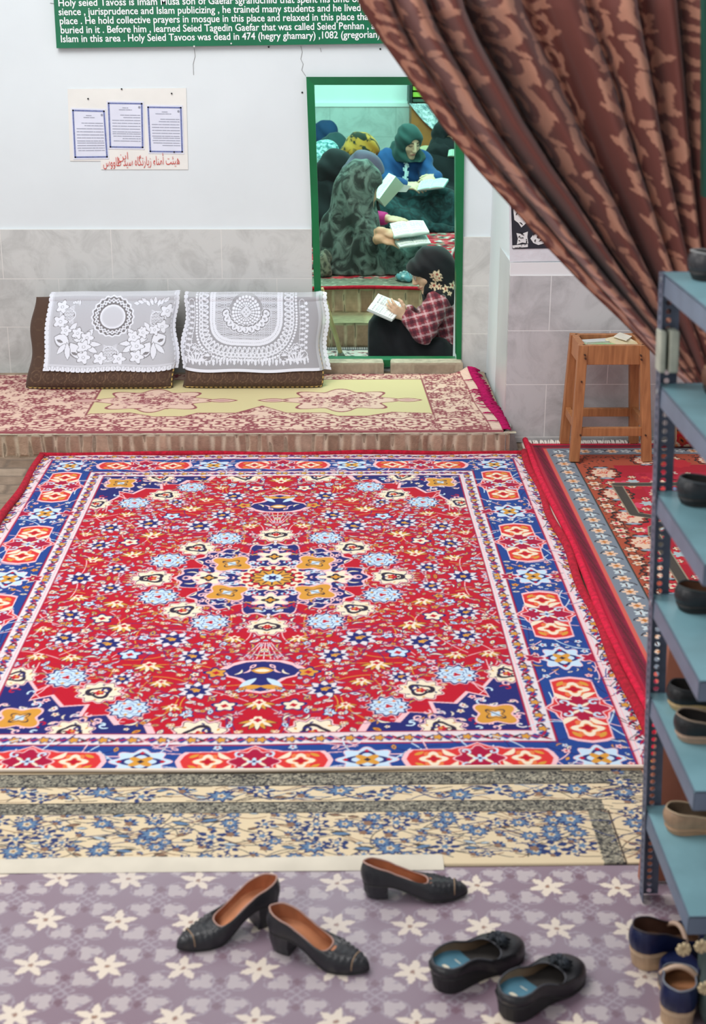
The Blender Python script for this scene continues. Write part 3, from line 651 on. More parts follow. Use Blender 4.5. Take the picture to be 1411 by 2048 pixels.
# --- pale carpet under it
def pale_rug():
    g = C_; iv = lin((222, 202, 168)); c = Canvas(-.95, .95, 0, .62, .0015, .0015, iv)
    gray, bl, db, br = lin((120, 116, 104)), lin((98, 126, 158)), lin((48, 62, 108)), lin((140, 108, 88)); R = random.Random(5)
    def speck(x0, x1, y0, y1):
        c.rect(x0, x1, y0, y1, gray)
        for _ in range(int((x1-x0)*(y1-y0)*26000)):
            x, y = R.uniform(x0, x1), R.uniform(y0, y1); c.leaf(x, y, R.uniform(.006, .014), R.uniform(.003, .006), R.uniform(0, 3), R.choice([lin((60, 58, 58)), lin((176, 168, 148)), lin((150, 146, 130)), lin((44, 46, 54))]))
        for y in (y0, y1): c.line([(x0, y), (x1, y)], .004, lin((60, 56, 54)))
    def fl(x, y, r, k=None):
        k = k if k is not None else R.randint(0, 3); f = 1.25
        if k == 0:
            c.flower(x, y, r*1.05, 9, .2, db, sx=f); c.flower(x, y, r*.8, 9, .22, bl, sx=f); c.flower(x, y, r*.4, 5, .2, iv); c.flower(x, y, r*.2, 5, .2, br)
        elif k == 1:
            c.flower(x, y, r, 6, .3, db, R.random(), f); c.flower(x, y, r*.72, 6, .3, iv, R.random()); c.flower(x, y, r*.4, 5, .3, bl)
        elif k == 2:
            for t in range(5): a = t*.6-.3; c.leaf(x+r*.5*math.cos(a), y+r*.5*math.sin(a), r*1.2, r*.42, a, bl if t % 2 else db)
            c.flower(x, y, r*.4, 5, .2, br)
        else: c.leaf(x, y, r*2.1, r*.8, R.uniform(-.5, .5), lin((70, 66, 64))); c.leaf(x, y, r*1.8, r*.5, R.uniform(-.4, .4), R.choice([br, bl, lin((176, 190, 200))]))
    def vine(x0, x1, y0, y1, n, cols):
        for _ in range(n):
            x, y, a, k = R.uniform(x0, x1), R.uniform(y0, y1), R.choice([0, PI])+R.uniform(-.5, .5), R.uniform(-16, 16); P = []
            for i in range(10): P.append((x, min(max(y, y0), y1))); x += .009*math.cos(a); y += .009*math.sin(a); a += k*.009
            c.line(P, .0032, R.choice(cols))
    cols = [lin((70, 66, 66)), db, br, lin((90, 92, 96))]
    # y = 0 is the near end (world 2.985)
    vine(-.95, .66, .03, .235, 330, cols)
    for j, (y, n) in enumerate(((.045, 30), (.075, 24), (.105, 30), (.135, 24), (.165, 30), (.195, 24), (.225, 32))):
        for i in range(n): fl(-.93+1.58*(i+.5*(j % 2)+R.uniform(-.2, .2))/n, y+R.uniform(-.012, .012), R.uniform(.017, .028) if j % 2 else R.uniform(.011, .019))
    speck(-.95, .70, .240, .292)
    vine(-.95, .82, .30, .37, 130, [db, lin((70, 66, 66)), bl, br])
    for i in range(17):
        x = -.9+i*.103; c.line([(x-.05+.01*t, .335+.03*math.sin((t*.01-.05)/.103*PI*2*.5+i*PI)) for t in range(11)], .005, db)
        fl(x, .335+(.012 if i % 2 else -.012), .024, i % 3); fl(x+.05, .335+(-.018 if i % 2 else .018), .018); fl(x+.026, .335+(.02 if i % 2 else -.02), .012, 3); fl(x+.074, .335, .012, 3)
    speck(-.95, .95, .376, .44)
    speck(.655, .705, -.0, .245)
    for i in range(9): fl(.765, .03+.05*i, .022, i % 3)
    vine(.71, .83, .0, .37, 60, cols); c.rect(.835, .95, 0, .62, lin((196, 150, 120))); c.line([(.708, 0), (.708, .24)], .004, lin((70, 60, 56)))
    c.rect(.44, .62, .44, .62, gray)
    return c.down(1, 1)
pr = thing('carpet', 'ivory carpet with blue flowers showing between red carpet and purple vinyl', 'carpet', (-.05, 3.2, 0))
im = pale_rug()
rug_grid('pile', im, -.95, .86, 2.985, 3.58, 0, 3.295, .95, .31, .0085, M_rug, pr, .0016, 9, 900, 330, .006)
w = MB(); xs = np.linspace(-.95, .27, 20)
V = []; 
for x in xs: V += [(x, 2.968, .0045), (x, 2.985, .0118), (x, 3.020+.004*math.sin(x*9), .0118)]
n = len(xs); w.add(V, [(3*i+k, 3*i+3+k, 3*i+4+k, 3*i+1+k) for i in range(n-1) for k in (0, 1)])
b_ = w.build('end_strip', mat('cream_tape', (214, 205, 188), rough=.8, noise=.06, nscale=9), pr, smooth=True); b_['label'] = 'plain cream end strip'
settle(pr)

# --- right hand carpet in front of the stool
def right_rug():
    g = C_; c = Canvas(0, 1.35, 0, 3.7, .002, .003, lin((170, 24, 44))); R = random.Random(11)
    # u from the left edge, v from the far edge
    def band(a, b, col): c.rect(a, 1.35, a, b, col); c.rect(a, b, a, 3.7, col)
    vs = 3.7
    hot, dk, blg, rust, drk, pale = lin((206, 20, 62)), lin((92, 24, 52)), lin((122, 130, 142)), lin((168, 76, 52)), lin((48, 34, 34)), lin((226, 192, 168))
    band(0, .09, hot)
    band(.035, .075, lin((140, 30, 60))); 
    for i in range(420): v = .04+i*.0088; c.leaf(.055, v, .036, .0045, .25, drk)
    for i in range(150): u = .04+i*.0088; c.leaf(u, .055, .036, .0045, PI/2-.25, drk)
    c.rect(.076, .09, .076, 3.7, lin((206, 96, 84))); c.rect(.076, 1.35, .076, .09, lin((150, 36, 48)))
    band(.09, .185, blg); 
    def greyrun(P):
        for i, (x, y, a) in enumerate(P):
            c.spiral(x, y, .036, .7, i*PI, .005, drk, 1 if i % 2 else -1)
            if i % 2: c.flower(x, y, .024, 6, .25, pale); c.flower(x, y, .011, 4, .2, lin((190, 120, 60)))
            else: c.flower(x, y, .020, 5, .3, lin((196, 206, 210))); c.leaf(x, y, .034, .008, a, lin((90, 60, 60)))
    greyrun([(.137, .14+i*.062, PI/2) for i in range(58)]); greyrun([(.2+i*.062, .137, 0) for i in range(19)])
    band(.185, .19, lin((60, 56, 50))); band(.19, .20, rust); band(.20, .35, rust)
    for i in range(700):
        along = R.random() < .72
        u, v = (R.uniform(.2, .3), R.uniform(.2, 3.7)) if along else (R.uniform(.2, 1.35), R.uniform(.2, .3))
        c.leaf(u, v, R.uniform(.012, .026), R.uniform(.005, .01), R.uniform(0, 3.1), drk)
    def palm(x, y, s=1.0):
        c.flower(x, y, .092*s, 10, .08, drk, sx=.8, sy=1); c.flower(x, y, .078*s, 12, .1, lin((150, 60, 44)), sx=.8); c.flower(x, y, .062*s, 10, .12, pale, sx=.8)
        for k in range(26): a, r = R.uniform(0, 6.3), R.uniform(0, .048*s); c.leaf(x+r*.8*math.cos(a), y+r*math.sin(a), .018, .006, R.uniform(0, 3), R.choice([lin((206, 60, 52)), lin((226, 140, 90)), lin((200, 50, 60))]))
        for q in (-1, 1): c.leaf(x, y+q*.074*s, .07*s, .022*s, 0, lin((150, 162, 176)))
    def small(x, y, r):
        c.flower(x, y, r, 6, .2, drk); c.flower(x, y, r*.8, 6, .25, pale); c.flower(x, y, r*.35, 4, .2, R.choice([hot, lin((200, 120, 70))]))
    # waving red field edge
    for i in range(13):
        v = .46+i*.29; c.flower(.345, v+.145, .095, 8, .1, lin((186, 36, 48)), sx=.9)
        palm(.29, v); small(.222, v+.07, .026); small(.222, v+.15, .03); small(.222, v+.215, .024); small(.30, v+.145, .03)
        c.flower(.345, v+.145, .03, 5, .3, lin((214, 70, 100))); c.flower(.395, v+.12, .026, 6, .25, lin((170, 186, 190))); small(.375, v+.19, .019); small(.40, v+.06, .019)
    for i in range(4): u = .5+i*.29; palm(u, .285, .8); small(u+.14, .26, .03); c.flower(u+.14, .33, .06, 8, .1, lin((186, 36, 48)))
    # field with dark zig zag line
    c.rect(.42, 1.35, .46, 3.7, lin((178, 30, 56)))
    for i in range(2300):
        u, v = R.uniform(.43, 1.35), R.uniform(.46, 3.7); r = R.uniform(.008, .024); k = R.random()
        if k < .5: c.flower(u, v, r, 5, .3, R.choice([pale, lin((206, 60, 60)), lin((120, 132, 168)), lin((200, 90, 60)), lin((160, 20, 44)), lin((200, 170, 160))]), R.random()*6)
        else: c.leaf(u, v, r*2.2, r*.7, R.uniform(0, 3), R.choice([drk, drk, lin((94, 108, 158)), pale, lin((214, 70, 84))]))
    for x, y in ((.30, .47),): pass
    zz = [(.34, .47), (.34, .80), (.46, .97), (.36, 1.08), (.36, 1.02), (.345, 3.7)]
    zz = [(.315, .66), (.315, 1.06), (.44, 1.16), (.32, 1.28), (.46, 1.42), (.46, 1.42)]
    for P in ([(.315, .62), (.315, 1.00), (.42, 1.05), (.50, 1.16)], [(.50, 1.02), (.36, 1.16), (.345, 1.24), (.40, 1.22)], [(.345, 1.24), (.345, 3.7)], [(.315, .62), (1.3, .62)]):
        c.line(P, .05, lin((150, 130, 110))); c.line(P, .038, lin((72, 66, 60)))
    return c.down(1, 1)[::-1]
im = right_rug()
rr = thing('carpet', 'dark red carpet with grey border under the wooden stool', 'carpet', (1.4, 4.7, 0))
NX, NY = 560, 1000
def r_warp(X, Y): return .02*np.sin(Y*1.9)*np.clip(1-(X-.9)/.3, 0, 1), 0*X
X = np.linspace(.912, 2.26, NX); Y = np.linspace(2.95, 6.47, NY); XX, YY = np.meshgrid(X, Y)
col = sample(im, 1-(6.48-YY)/3.7, (XX-.912)/1.35)
lift = np.clip(1-(XX-.912)/.034, 0, 1); Z = .012+.016*np.sin(np.clip(lift, 0, 1)*PI/2)**1+.002*snoise(XX, YY, 6, 6, 8)
Z[:, 0] = .014; XX = XX-.006*lift*np.sin(YY*4)
gridobj('pile', np.stack([XX, YY, Z], -1), M_rug, rr, col=col)
P = [(.910+.006*math.sin(y*4)+0, y, .030) for y in np.linspace(2.95, 6.47, 60)]
e = MB().tube(P, .014, 8).build('selvedge', mat('rose_wool', (206, 16, 58), rough=1, noise=.2, nscale=50, bump=.4, bscale=200), rr, smooth=True); e['label'] = 'rose red bound edge'
P = [(.899+.006*math.sin(y*4)+0, y, .014) for y in np.linspace(4.9, 6.46, 40)]
e = MB().tube(P, .008, 8).build('backing_edge', mat('cream_backing', (226, 212, 200), rough=1), rr, smooth=True); e['label'] = 'cream backing showing along edge'
# white end fringe against the wall
R = random.Random(3); w = MB()
for i in range(150):
    x = .93+i*.0076+R.uniform(-.003, .003); d = R.uniform(-.012, .012); w.tube([(x, 6.462, .014), (x+d*.4, 6.485, .020), (x+d, 6.505+R.uniform(0, .016), R.uniform(.006, .016))], [.0045, .004, .003], 5)
fo = w.build('fringe', mat('white_fringe', (226, 220, 212), rough=1), rr, smooth=True); fo['label'] = 'white knotted end fringe'
settle(rr)

# --- thin carpet on the platform
def bench_rug():
    base, ln, yel, pk = lin((222, 190, 172)), lin((146, 82, 88)), lin((210, 196, 150)), lin((196, 150, 146)); R = random.Random(8)
    c = Canvas(-3.0, .80, 0, 1.16, .0025, .0025, base)
    def busy(x0, x1, y0, y1, n):
        for _ in range(n):
            x, y = R.uniform(x0, x1), R.uniform(y0, y1); k = R.random()
            if k < .35: c.flower(x, y, R.uniform(.012, .03), R.choice([5, 6, 8]), .25, ln); c.flower(x, y, R.uniform(.006, .012), 5, .2, base)
            elif k < .7: c.spiral(x, y, R.uniform(.015, .035), .8, R.uniform(0, 6), .006, ln, R.choice([-1, 1]))
            else: c.leaf(x, y, R.uniform(.02, .05), .012, R.uniform(0, 3), R.choice([ln, pk, ln]))
    busy(-3, .8, 0, 1.16, 4200)
    # yellow field with stepped outline
    def field(xc, hw):
        b = [(-hw, .27), (-hw+.02, .30), (-.62, .32), (-.5, .25), (-.36, .25), (-.30, .31), (-.12, .31), (0, .44), (.12, .31), (.30, .31), (.36, .25), (.5, .25), (.62, .32), (hw-.02, .30), (hw, .27)]
        return [(xc+x, y) for x, y in b]+[(xc+hw, .95), (xc-hw, .95)]
    xc = -.32
    P = field(xc, .82)
    c.poly(P, yel); c.line(P, .008, ln, True)
    for mx in (-.85, .06, -1.76):
        if mx > -1.2:
            for r, col, n in ((.19, ln, 8), (.178, base, 8)): c.flower(mx, .54, r, n, .16, col, sx=1.35)
            w0 = c.win(mx-.2, mx+.2, .4, .7)
            for _ in range(230):
                a, r = R.uniform(0, 6.3), R.uniform(.02, .16); xx, yy = mx+1.3*r*math.cos(a), .54+r*math.sin(a)
                if R.random() < .5: c.flower(xx, yy, R.uniform(.006, .013), 5, .3, R.choice([ln, pk, ln]))
                else: c.spiral(xx, yy, R.uniform(.010, .02), .8, R.uniform(0, 6), .0045, R.choice([ln, pk]))
            c.ring(mx, .54, .05, .058, ln, 8, .1); c.flower(mx, .54, .03, 8, .2, ln); c.flower(mx, .54, .016, 6, .2, base)
            for s in (-1, 1):
                c.leaf(mx+s*.33, .54, .16, .07, 0, ln); c.leaf(mx+s*.33, .54, .13, .05, 0, base); c.leaf(mx+s*.33, .54, .09, .03, 0, pk)
    c.line([(.50, 0), (.50, 1.16)], .007, ln); c.line([(.735, 0), (.735, 1.16)], .007, ln); c.rect(.74, .80, 0, 1.16, lin((226, 200, 182)))
    for i in range(90): c.line([(.742, i*.013), (.79, i*.013+.004)], .003, pk)
    c.line([(-3, .006), (.8, .006)], .012, ln); c.line([(-3, .028), (.8, .028)], .004, ln)
    for x in np.arange(-1.3, .75, .21):
        c.flower(x, .14, .085, 8, .1, ln, sx=1.2); c.flower(x, .14, .074, 8, .1, base, sx=1.2); c.flower(x, .14, .05, 7, .2, ln, sx=1.2); c.flower(x, .14, .036, 7, .2, base); c.flower(x, .14, .015, 5, .2, ln)
    return c.down(1, 1)
im = bench_rug(); br = thing('carpet', 'thin beige and maroon carpet with yellow field lying on the brick platform', 'carpet', (-1, 6.9, .11))
M_thin = mat_attr('woven_cotton', rough=.95, spec=.1, bump=.2, bscale=500)
X = np.linspace(-3.0, .79, 1100); Y = np.linspace(6.318, 7.385, 330); XX, YY = np.meshgrid(X, Y)
col = sample(im, (YY-6.318)/1.16, (XX+3)/3.8)
Z = .1205+.0015*snoise(XX, YY, 5, 7, 8); Z[0] = .112
Z += .035*np.clip((XX-.66)/.12, 0, 1)**2*np.clip((YY-7.2)/.18, 0, 1)**2
XX = XX-(YY-6.318)*.055*np.clip((XX-.3)/.48, 0, 1); XX += .008*np.sin(YY*9)*np.clip((XX-.6)/.18, 0, 1)
gridobj('weave', np.stack([XX, YY, Z], -1), M_thin, br, col=col)
R = random.Random(13); w = MB()
for i in range(210):
    t = i/209.0; y = 6.33+t*1.05; x = .79-(y-6.318)*.055+.008*math.sin(y*9); L = R.uniform(.035, .062); a = R.uniform(-.35, .45); zz = .035*max(0, (y-7.2)/.18)**2
    w.tube([(x-.004, y, .1235+zz), (x+L*.5, y+a*L*.4, .126+zz*.9+R.uniform(0, .004)), (min(.828, x+L), y+a*L, .1185+zz*.7+R.uniform(0, .004))], [.0042, .004, .0022], 5)
for i in range(16):
    y = 6.4+R.random()*.9; x = .79-(y-6.318)*.055; w.tube([(x, y, .127), (x-.025, y+R.uniform(-.02, .02), .128), (x-R.uniform(.03, .06), y+R.uniform(-.03, .03), .1255)], [.003, .003, .0015], 5)
fo = w.build('fringe', mat('magenta_fringe', (168, 0, 84), rough=1, noise=.2, nscale=40), br, smooth=True); fo['label'] = 'magenta end fringe'
settle(br)

# --- purple vinyl floor covering in the foreground
def vinyl():
    g1, cr, gr, ln, dk = lin((134, 110, 124)), lin((228, 212, 194)), lin((184, 170, 172)), lin((160, 146, 156)), lin((116, 84, 98))
    T = .1635; c = Canvas(0, 2*T, 0, 2*T, .002, .002, g1)
    def tile(ox, oy, k):
        for s in (-1, 1):
            for q in (-1, 1): c.ring(ox+s*T*.25, oy+q*T*.25, T*.17, T*.19, ln); c.ring(ox+s*T*.25, oy+q*T*.25, T*.055, T*.075, ln); c.flower(ox+s*T*.5, oy+q*T*.25, T*.06, 4, .2, dk)
    def bell(x, y, a):
        for d in (-.45, 0, .45): c.leaf(x+.013*math.cos(a+d), y+.013*math.sin(a+d), .034, .013, a+d, gr)
        c.flower(x-.004*math.cos(a), y-.004*math.sin(a), .013, 5, .1, gr)
    for i in range(-1, 4):
        for j in range(-1, 4): tile(i*T, j*T, 0)
    for i in range(-1, 4):
        for j in range(-1, 4):
            x, y = i*T+T/2, j*T+T/2; c.line([(x-T*.3, y-T*.3), (x+T*.3, y+T*.3)], .0045, ln); c.line([(x-T*.3, y+T*.3), (x+T*.3, y-T*.3)], .0045, ln); c.ring(x, y, T*.1, T*.125, ln, 4, .3)
    for i in range(-1, 4):
        for j in range(-1, 4):
            x, y = i*T, j*T
            for s in (-1, 1):
                for q in (-1, 1): bell(x+s*.030+T*.5, y+q*.036, q*PI/2); bell(x+s*.036, y+q*.03+T*.5, 0 if s > 0 else PI)
            n = 6 if (i+j) % 2 else 5
            for k in range(n): a = k*2*PI/n+.3; c.leaf(x+.022*math.cos(a), y+.022*math.sin(a), .044, .019, a, cr)
            c.flower(x, y, .012, 6, .1, cr); c.flower(x, y, .006, 5, .2, lin((150, 110, 90)))
    return c.a, T
im, T = vinyl()
M_vinyl = mat_attr('printed_vinyl', rough=.42, spec=.5, coat=.35)
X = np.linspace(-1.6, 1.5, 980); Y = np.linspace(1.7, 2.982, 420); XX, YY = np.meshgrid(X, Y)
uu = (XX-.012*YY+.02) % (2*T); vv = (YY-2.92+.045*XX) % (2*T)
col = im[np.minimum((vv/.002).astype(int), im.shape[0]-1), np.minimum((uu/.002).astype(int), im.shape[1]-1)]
painted_gloss = np.clip(.5+1.3*snoise(XX, YY, 41, 9, 9), 0, 1)[..., None]*.36; col = col*(1-painted_gloss)+np.array(lin((160, 156, 166)))*painted_gloss  # bluish-white blotches: the sheet's glossy highlights painted into its colour
Z = .003+.0018*snoise(XX, YY, 44, 9, 11)+.0012*snoise(XX, YY, 45, 9, 30)
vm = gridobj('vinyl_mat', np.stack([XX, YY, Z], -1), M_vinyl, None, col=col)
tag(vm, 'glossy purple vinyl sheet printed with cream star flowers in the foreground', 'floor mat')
# --- rolled carpet against the wall behind the rack
P = []; a0 = onz(1340, 884, 0); 
pass
# ------------------------------------------------------------------ sign, notices, poster
M_sign = mat('green_sign_board', (0, 108, 72), rough=.35, noise=.08, nscale=4)
M_signw = mat('sign_white', (244, 248, 250), rough=.5)
YS = YB-.03
sg = thing('sign', 'green sign board with white English lettering high on the back wall', 'sign', ony(440, 92, YS))
tl_, tr_, br_, bl_ = ony(103, -70, YS), ony(800, -80, YS), ony(800, 86.5, YS), ony(113, 96.5, YS)
w = MB(); w.hexa([p for p in (bl_, br_, br_+[0, .02, 0], bl_+[0, .02, 0], tl_, tr_, tr_+[0, .02, 0], tl_+[0, .02, 0])]); w.build('board', M_sign, sg)
ux = br_-bl_; ux /= np.linalg.norm(ux); uz = np.cross(np.array([0, 1., 0]), ux)*-1; uz = np.array([-ux[2], 0, ux[0]])
for body, x, y, x1 in (('Holy seied Tavoss is Imam Musa son of Gaefar\'sgrandchild that spent his time on', 116, 12.5, 722), ('sience , jurisprudence and Islam publicizing , he trained many students and he lived in this', 117, 30.5, 770),
                   ('place . He hold collective prayers in mosque in this place and relaxed in this place that', 119, 48.5, 742), ('buried in it . Before him , learned Seied Tagedin Gaefar that was called Seied Penhan , ac', 121, 66.8, 757),
                   ('Islam in this area . Holy Seied Tavoos was dead in 474 (hegry ghamary) ,1082 (gregorian)', 121, 84.5, 759)):
    O = ony(x, y, YS-.0015); wd = np.linalg.norm(ony(x1, y-.0135*(x1-x), YS-.0015)-O)
    text_mesh('lettering', body, M_signw, sg, O, ux, uz, .047, wd, bold=.0006)
w = MB()
for p in ((388, 92.5), (462, 87)): MB().disc(ony(*p, YS-.002), .004, 10, (0, 1, 0), .004).build('nail', mat('white_nail', (220, 222, 220), rough=.4), sg)
settle(sg)

# three framed notices on a card
def shape_ar(words):
    F = {'ه': (0xFEE9, 4), 'ی': (0xFBFC, 4), 'ئ': (0xFE89, 4), 'ت': (0xFE95, 4), 'ا': (0xFE8D, 2), 'أ': (0xFE83, 2), 'م': (0xFEE1, 4), 'ن': (0xFEE5, 4), 'ء': (0xFE80, 1), 'ز': (0xFEAF, 2), 'ر': (0xFEAD, 2), 'گ': (0xFB92, 4), 'س': (0xFEB1, 4), 'د': (0xFEA9, 2), 'ط': (0xFEC1, 4), 'و': (0xFEED, 2), 'ب': (0xFE8F, 4), 'ا': (0xFE8D, 2)}
    out = []
    for wd in words.split(' '):
        s = ''
        for i, ch in enumerate(wd):
            b, n = F[ch]; prev = i > 0 and F[wd[i-1]][1] == 4; nxt = i < len(wd)-1 and F[wd[i+1]][1] > 1 and n == 4
            if n == 1: k = 0
            elif n == 2: k = 1 if prev else 0
            else: k = 3 if prev and nxt else 2 if nxt else 1 if prev else 0
            s += chr(b+k)
        out.append(s[::-1])
    return ' '.join(out[::-1])
YN = YB-.004
nb = thing('notice_card', 'cream card on the back wall carrying three certificates and red handwriting', 'notice', ony(290, 339, YN))
M_card = mat('cream_card', (232, 232, 228), rough=.8, noise=.03, nscale=6); M_paper = mat('notice_paper', (222, 226, 242), rough=.7, noise=.03, nscale=10)
M_bluebr = mat('blue_print', (110, 122, 172), rough=.7, noise=.25, nscale=160); M_ink = mat('grey_ink', (150, 154, 170), rough=.8); M_redink = mat('red_ink', (206, 60, 50), rough=.8)
pts = [(135, 178), (372, 176), (376, 339), (202, 339), (201, 322), (140, 322)]
q = [ony(*p, YN) for p in pts]; pyobj('card', q+[p+[0, .003, 0] for p in q], [tuple(range(6))]+[(i, i+6, (i+1) % 6+6, (i+1) % 6) for i in range(6)], M_card, nb)
for cs in ([(142, 216), (211, 218), (218, 318), (147, 319)], [(213, 202), (287, 203), (289, 299), (217, 298)], [(292, 210), (365, 211), (368, 308), (297, 307)]):
    ct = [ony(*p, YN-.0025) for p in cs]; c = np.array(ct)
    def bi(u, v, dy=0): return c[0]*(1-u)*(1-v)+c[1]*u*(1-v)+c[2]*u*v+c[3]*(1-u)*v+np.array([0, -dy, 0])
    sh = pyobj('certificate', ct+[p+[0, .002, 0] for p in ct], [(0, 1, 2, 3), (0, 4, 5, 1), (1, 5, 6, 2), (2, 6, 7, 3), (3, 7, 4, 0)], M_paper, nb); sh['label'] = 'white sheet with blue ornamental border'
    w = MB()
    for (u0, v0, u1, v1) in ((.03, .03, .97, .06), (.03, .94, .97, .97), (.03, .03, .075, .97), (.925, .03, .97, .97)):
        w.add([bi(u0, v0, .001), bi(u1, v0, .001), bi(u1, v1, .001), bi(u0, v1, .001)], [(0, 1, 2, 3)])
    w.build('border', M_bluebr, sh)
    w = MB(); R = random.Random(int(cs[0][0]))
    for i, v in enumerate((.13, .17, .28, .33, .39, .45, .51, .57, .63, .67, .72, .77, .82)):
        u0 = .13 if i > 3 else R.uniform(.2, .5); u1 = .9 if i not in (0, 1) else .68
        if i == 0: u0 = .42; u1 = .58
        if i > 8: u0 = R.choice([.13, .4, .15])
        x = u0
        while x < u1:
            e = min(u1, x+R.uniform(.05, .3)); w.add([bi(x, v, .001), bi(e, v, .001), bi(e, v+.013, .001), bi(x, v+.013, .001)], [(0, 1, 2, 3)]); x = e+.012
    w.build('printing', M_ink, sh); MB().disc(bi(.88, .12, .001), .006, 8, (0, 1, 0), .001).build('emblem', M_ink, sh)
text_mesh('handwriting', shape_ar('هیئت أمناء زیارتگاه سید طاووس'), M_redink, nb, ony(206, 333, YN-.003), (1, 0, .03), (0, 0, 1), .062, .385, bold=-.0006)
text_mesh('handwriting', shape_ar('ابن'), M_redink, nb, ony(236, 319, YN-.003), (1, 0, .03), (0, 0, 1), .05, .05, bold=-.0006)
for p in ((176, 197.5), (243, 178), (343, 187), (348, 304)): MB().disc(ony(*p, YN-.004), .004, 10, (0, 1, 0), .003).build('tack', M_hole, nb)
settle(nb)

# black calligraphy poster on the right hand wall
YP = 6.540
po = thing('poster', 'black poster with white calligraphy panels on the wall behind the curtain', 'poster', ony(1130, 497, YP))
a = [ony(*p, YP) for p in ((1017, 330), (1160, 330), (1160, 521), (1019, 524))]
pyobj('backing_sheet', a+[p+[0, .003, 0] for p in a], [(0, 1, 2, 3), (0, 4, 5, 1), (1, 5, 6, 2), (2, 6, 7, 3), (3, 7, 4, 0)], mat('crumpled_film', (220, 220, 226), rough=.25, noise=.04, nscale=12, bump=.5, bscale=18), po)
a = [ony(*p, YP-.003) for p in ((1019, 330), (1130, 330), (1130, 496), (1024, 498))]
pyobj('panel', a, [(0, 1, 2, 3)], mat('poster_black', (38, 40, 50), rough=.4), po)
M_pw = mat('poster_white', (226, 226, 226), rough=.5); M_pb = mat('poster_ink', (24, 24, 28), rough=.5)
R = random.Random(4)
for k, P in enumerate(([(1026, 420), (1033, 408), (1046, 404), (1058, 408), (1066, 420), (1062, 440), (1052, 446), (1042, 455), (1036, 446), (1028, 440)], [(1032, 466), (1042, 468), (1055, 463), (1054, 474), (1056, 487), (1044, 485), (1033, 489), (1035, 477)],
                       [(1060, 477), (1066, 469), (1076, 466), (1090, 469), (1096, 477), (1090, 486), (1076, 490), (1066, 486)], [(1072, 420), (1085, 404), (1104, 404), (1116, 420), (1108, 440), (1094, 452), (1080, 440)], [(1024, 491), (1055, 488), (1055, 494), (1025, 496.5)])):
    n = len(P); pyobj('calligraphy_panel', [ony(*p, YP-.0045) for p in P], [tuple(range(n))], M_pw, po)
    cx, cy = np.mean(P, axis=0); w = MB(); sx, sy = (np.ptp([p[0] for p in P]))*.36, (np.ptp([p[1] for p in P]))*.36
    for j in range(9 if k < 4 else 6):
        x, y, a0 = cx+R.uniform(-sx, sx), cy+R.uniform(-sy, sy), R.choice([.3, 2.6, -1.2, 1.2]); L = R.uniform(.3, .8)*sx; kk = R.uniform(-2, 2); pp = []
        for t in range(7): pp.append(ony(min(max(x, cx-sx*1.1), cx+sx*1.1), min(max(y, cy-sy*1.1), cy+sy*1.1), YP-.0055)); x += L/6*math.cos(a0); y += L/6*math.sin(a0); a0 += kk/6
        w.tube(pp, [.0008, .002, .0026, .0026, .002, .0016, .0008] if k < 4 else .0008, 5)
    w.build('calligraphy', M_pb, po)
settle(po)

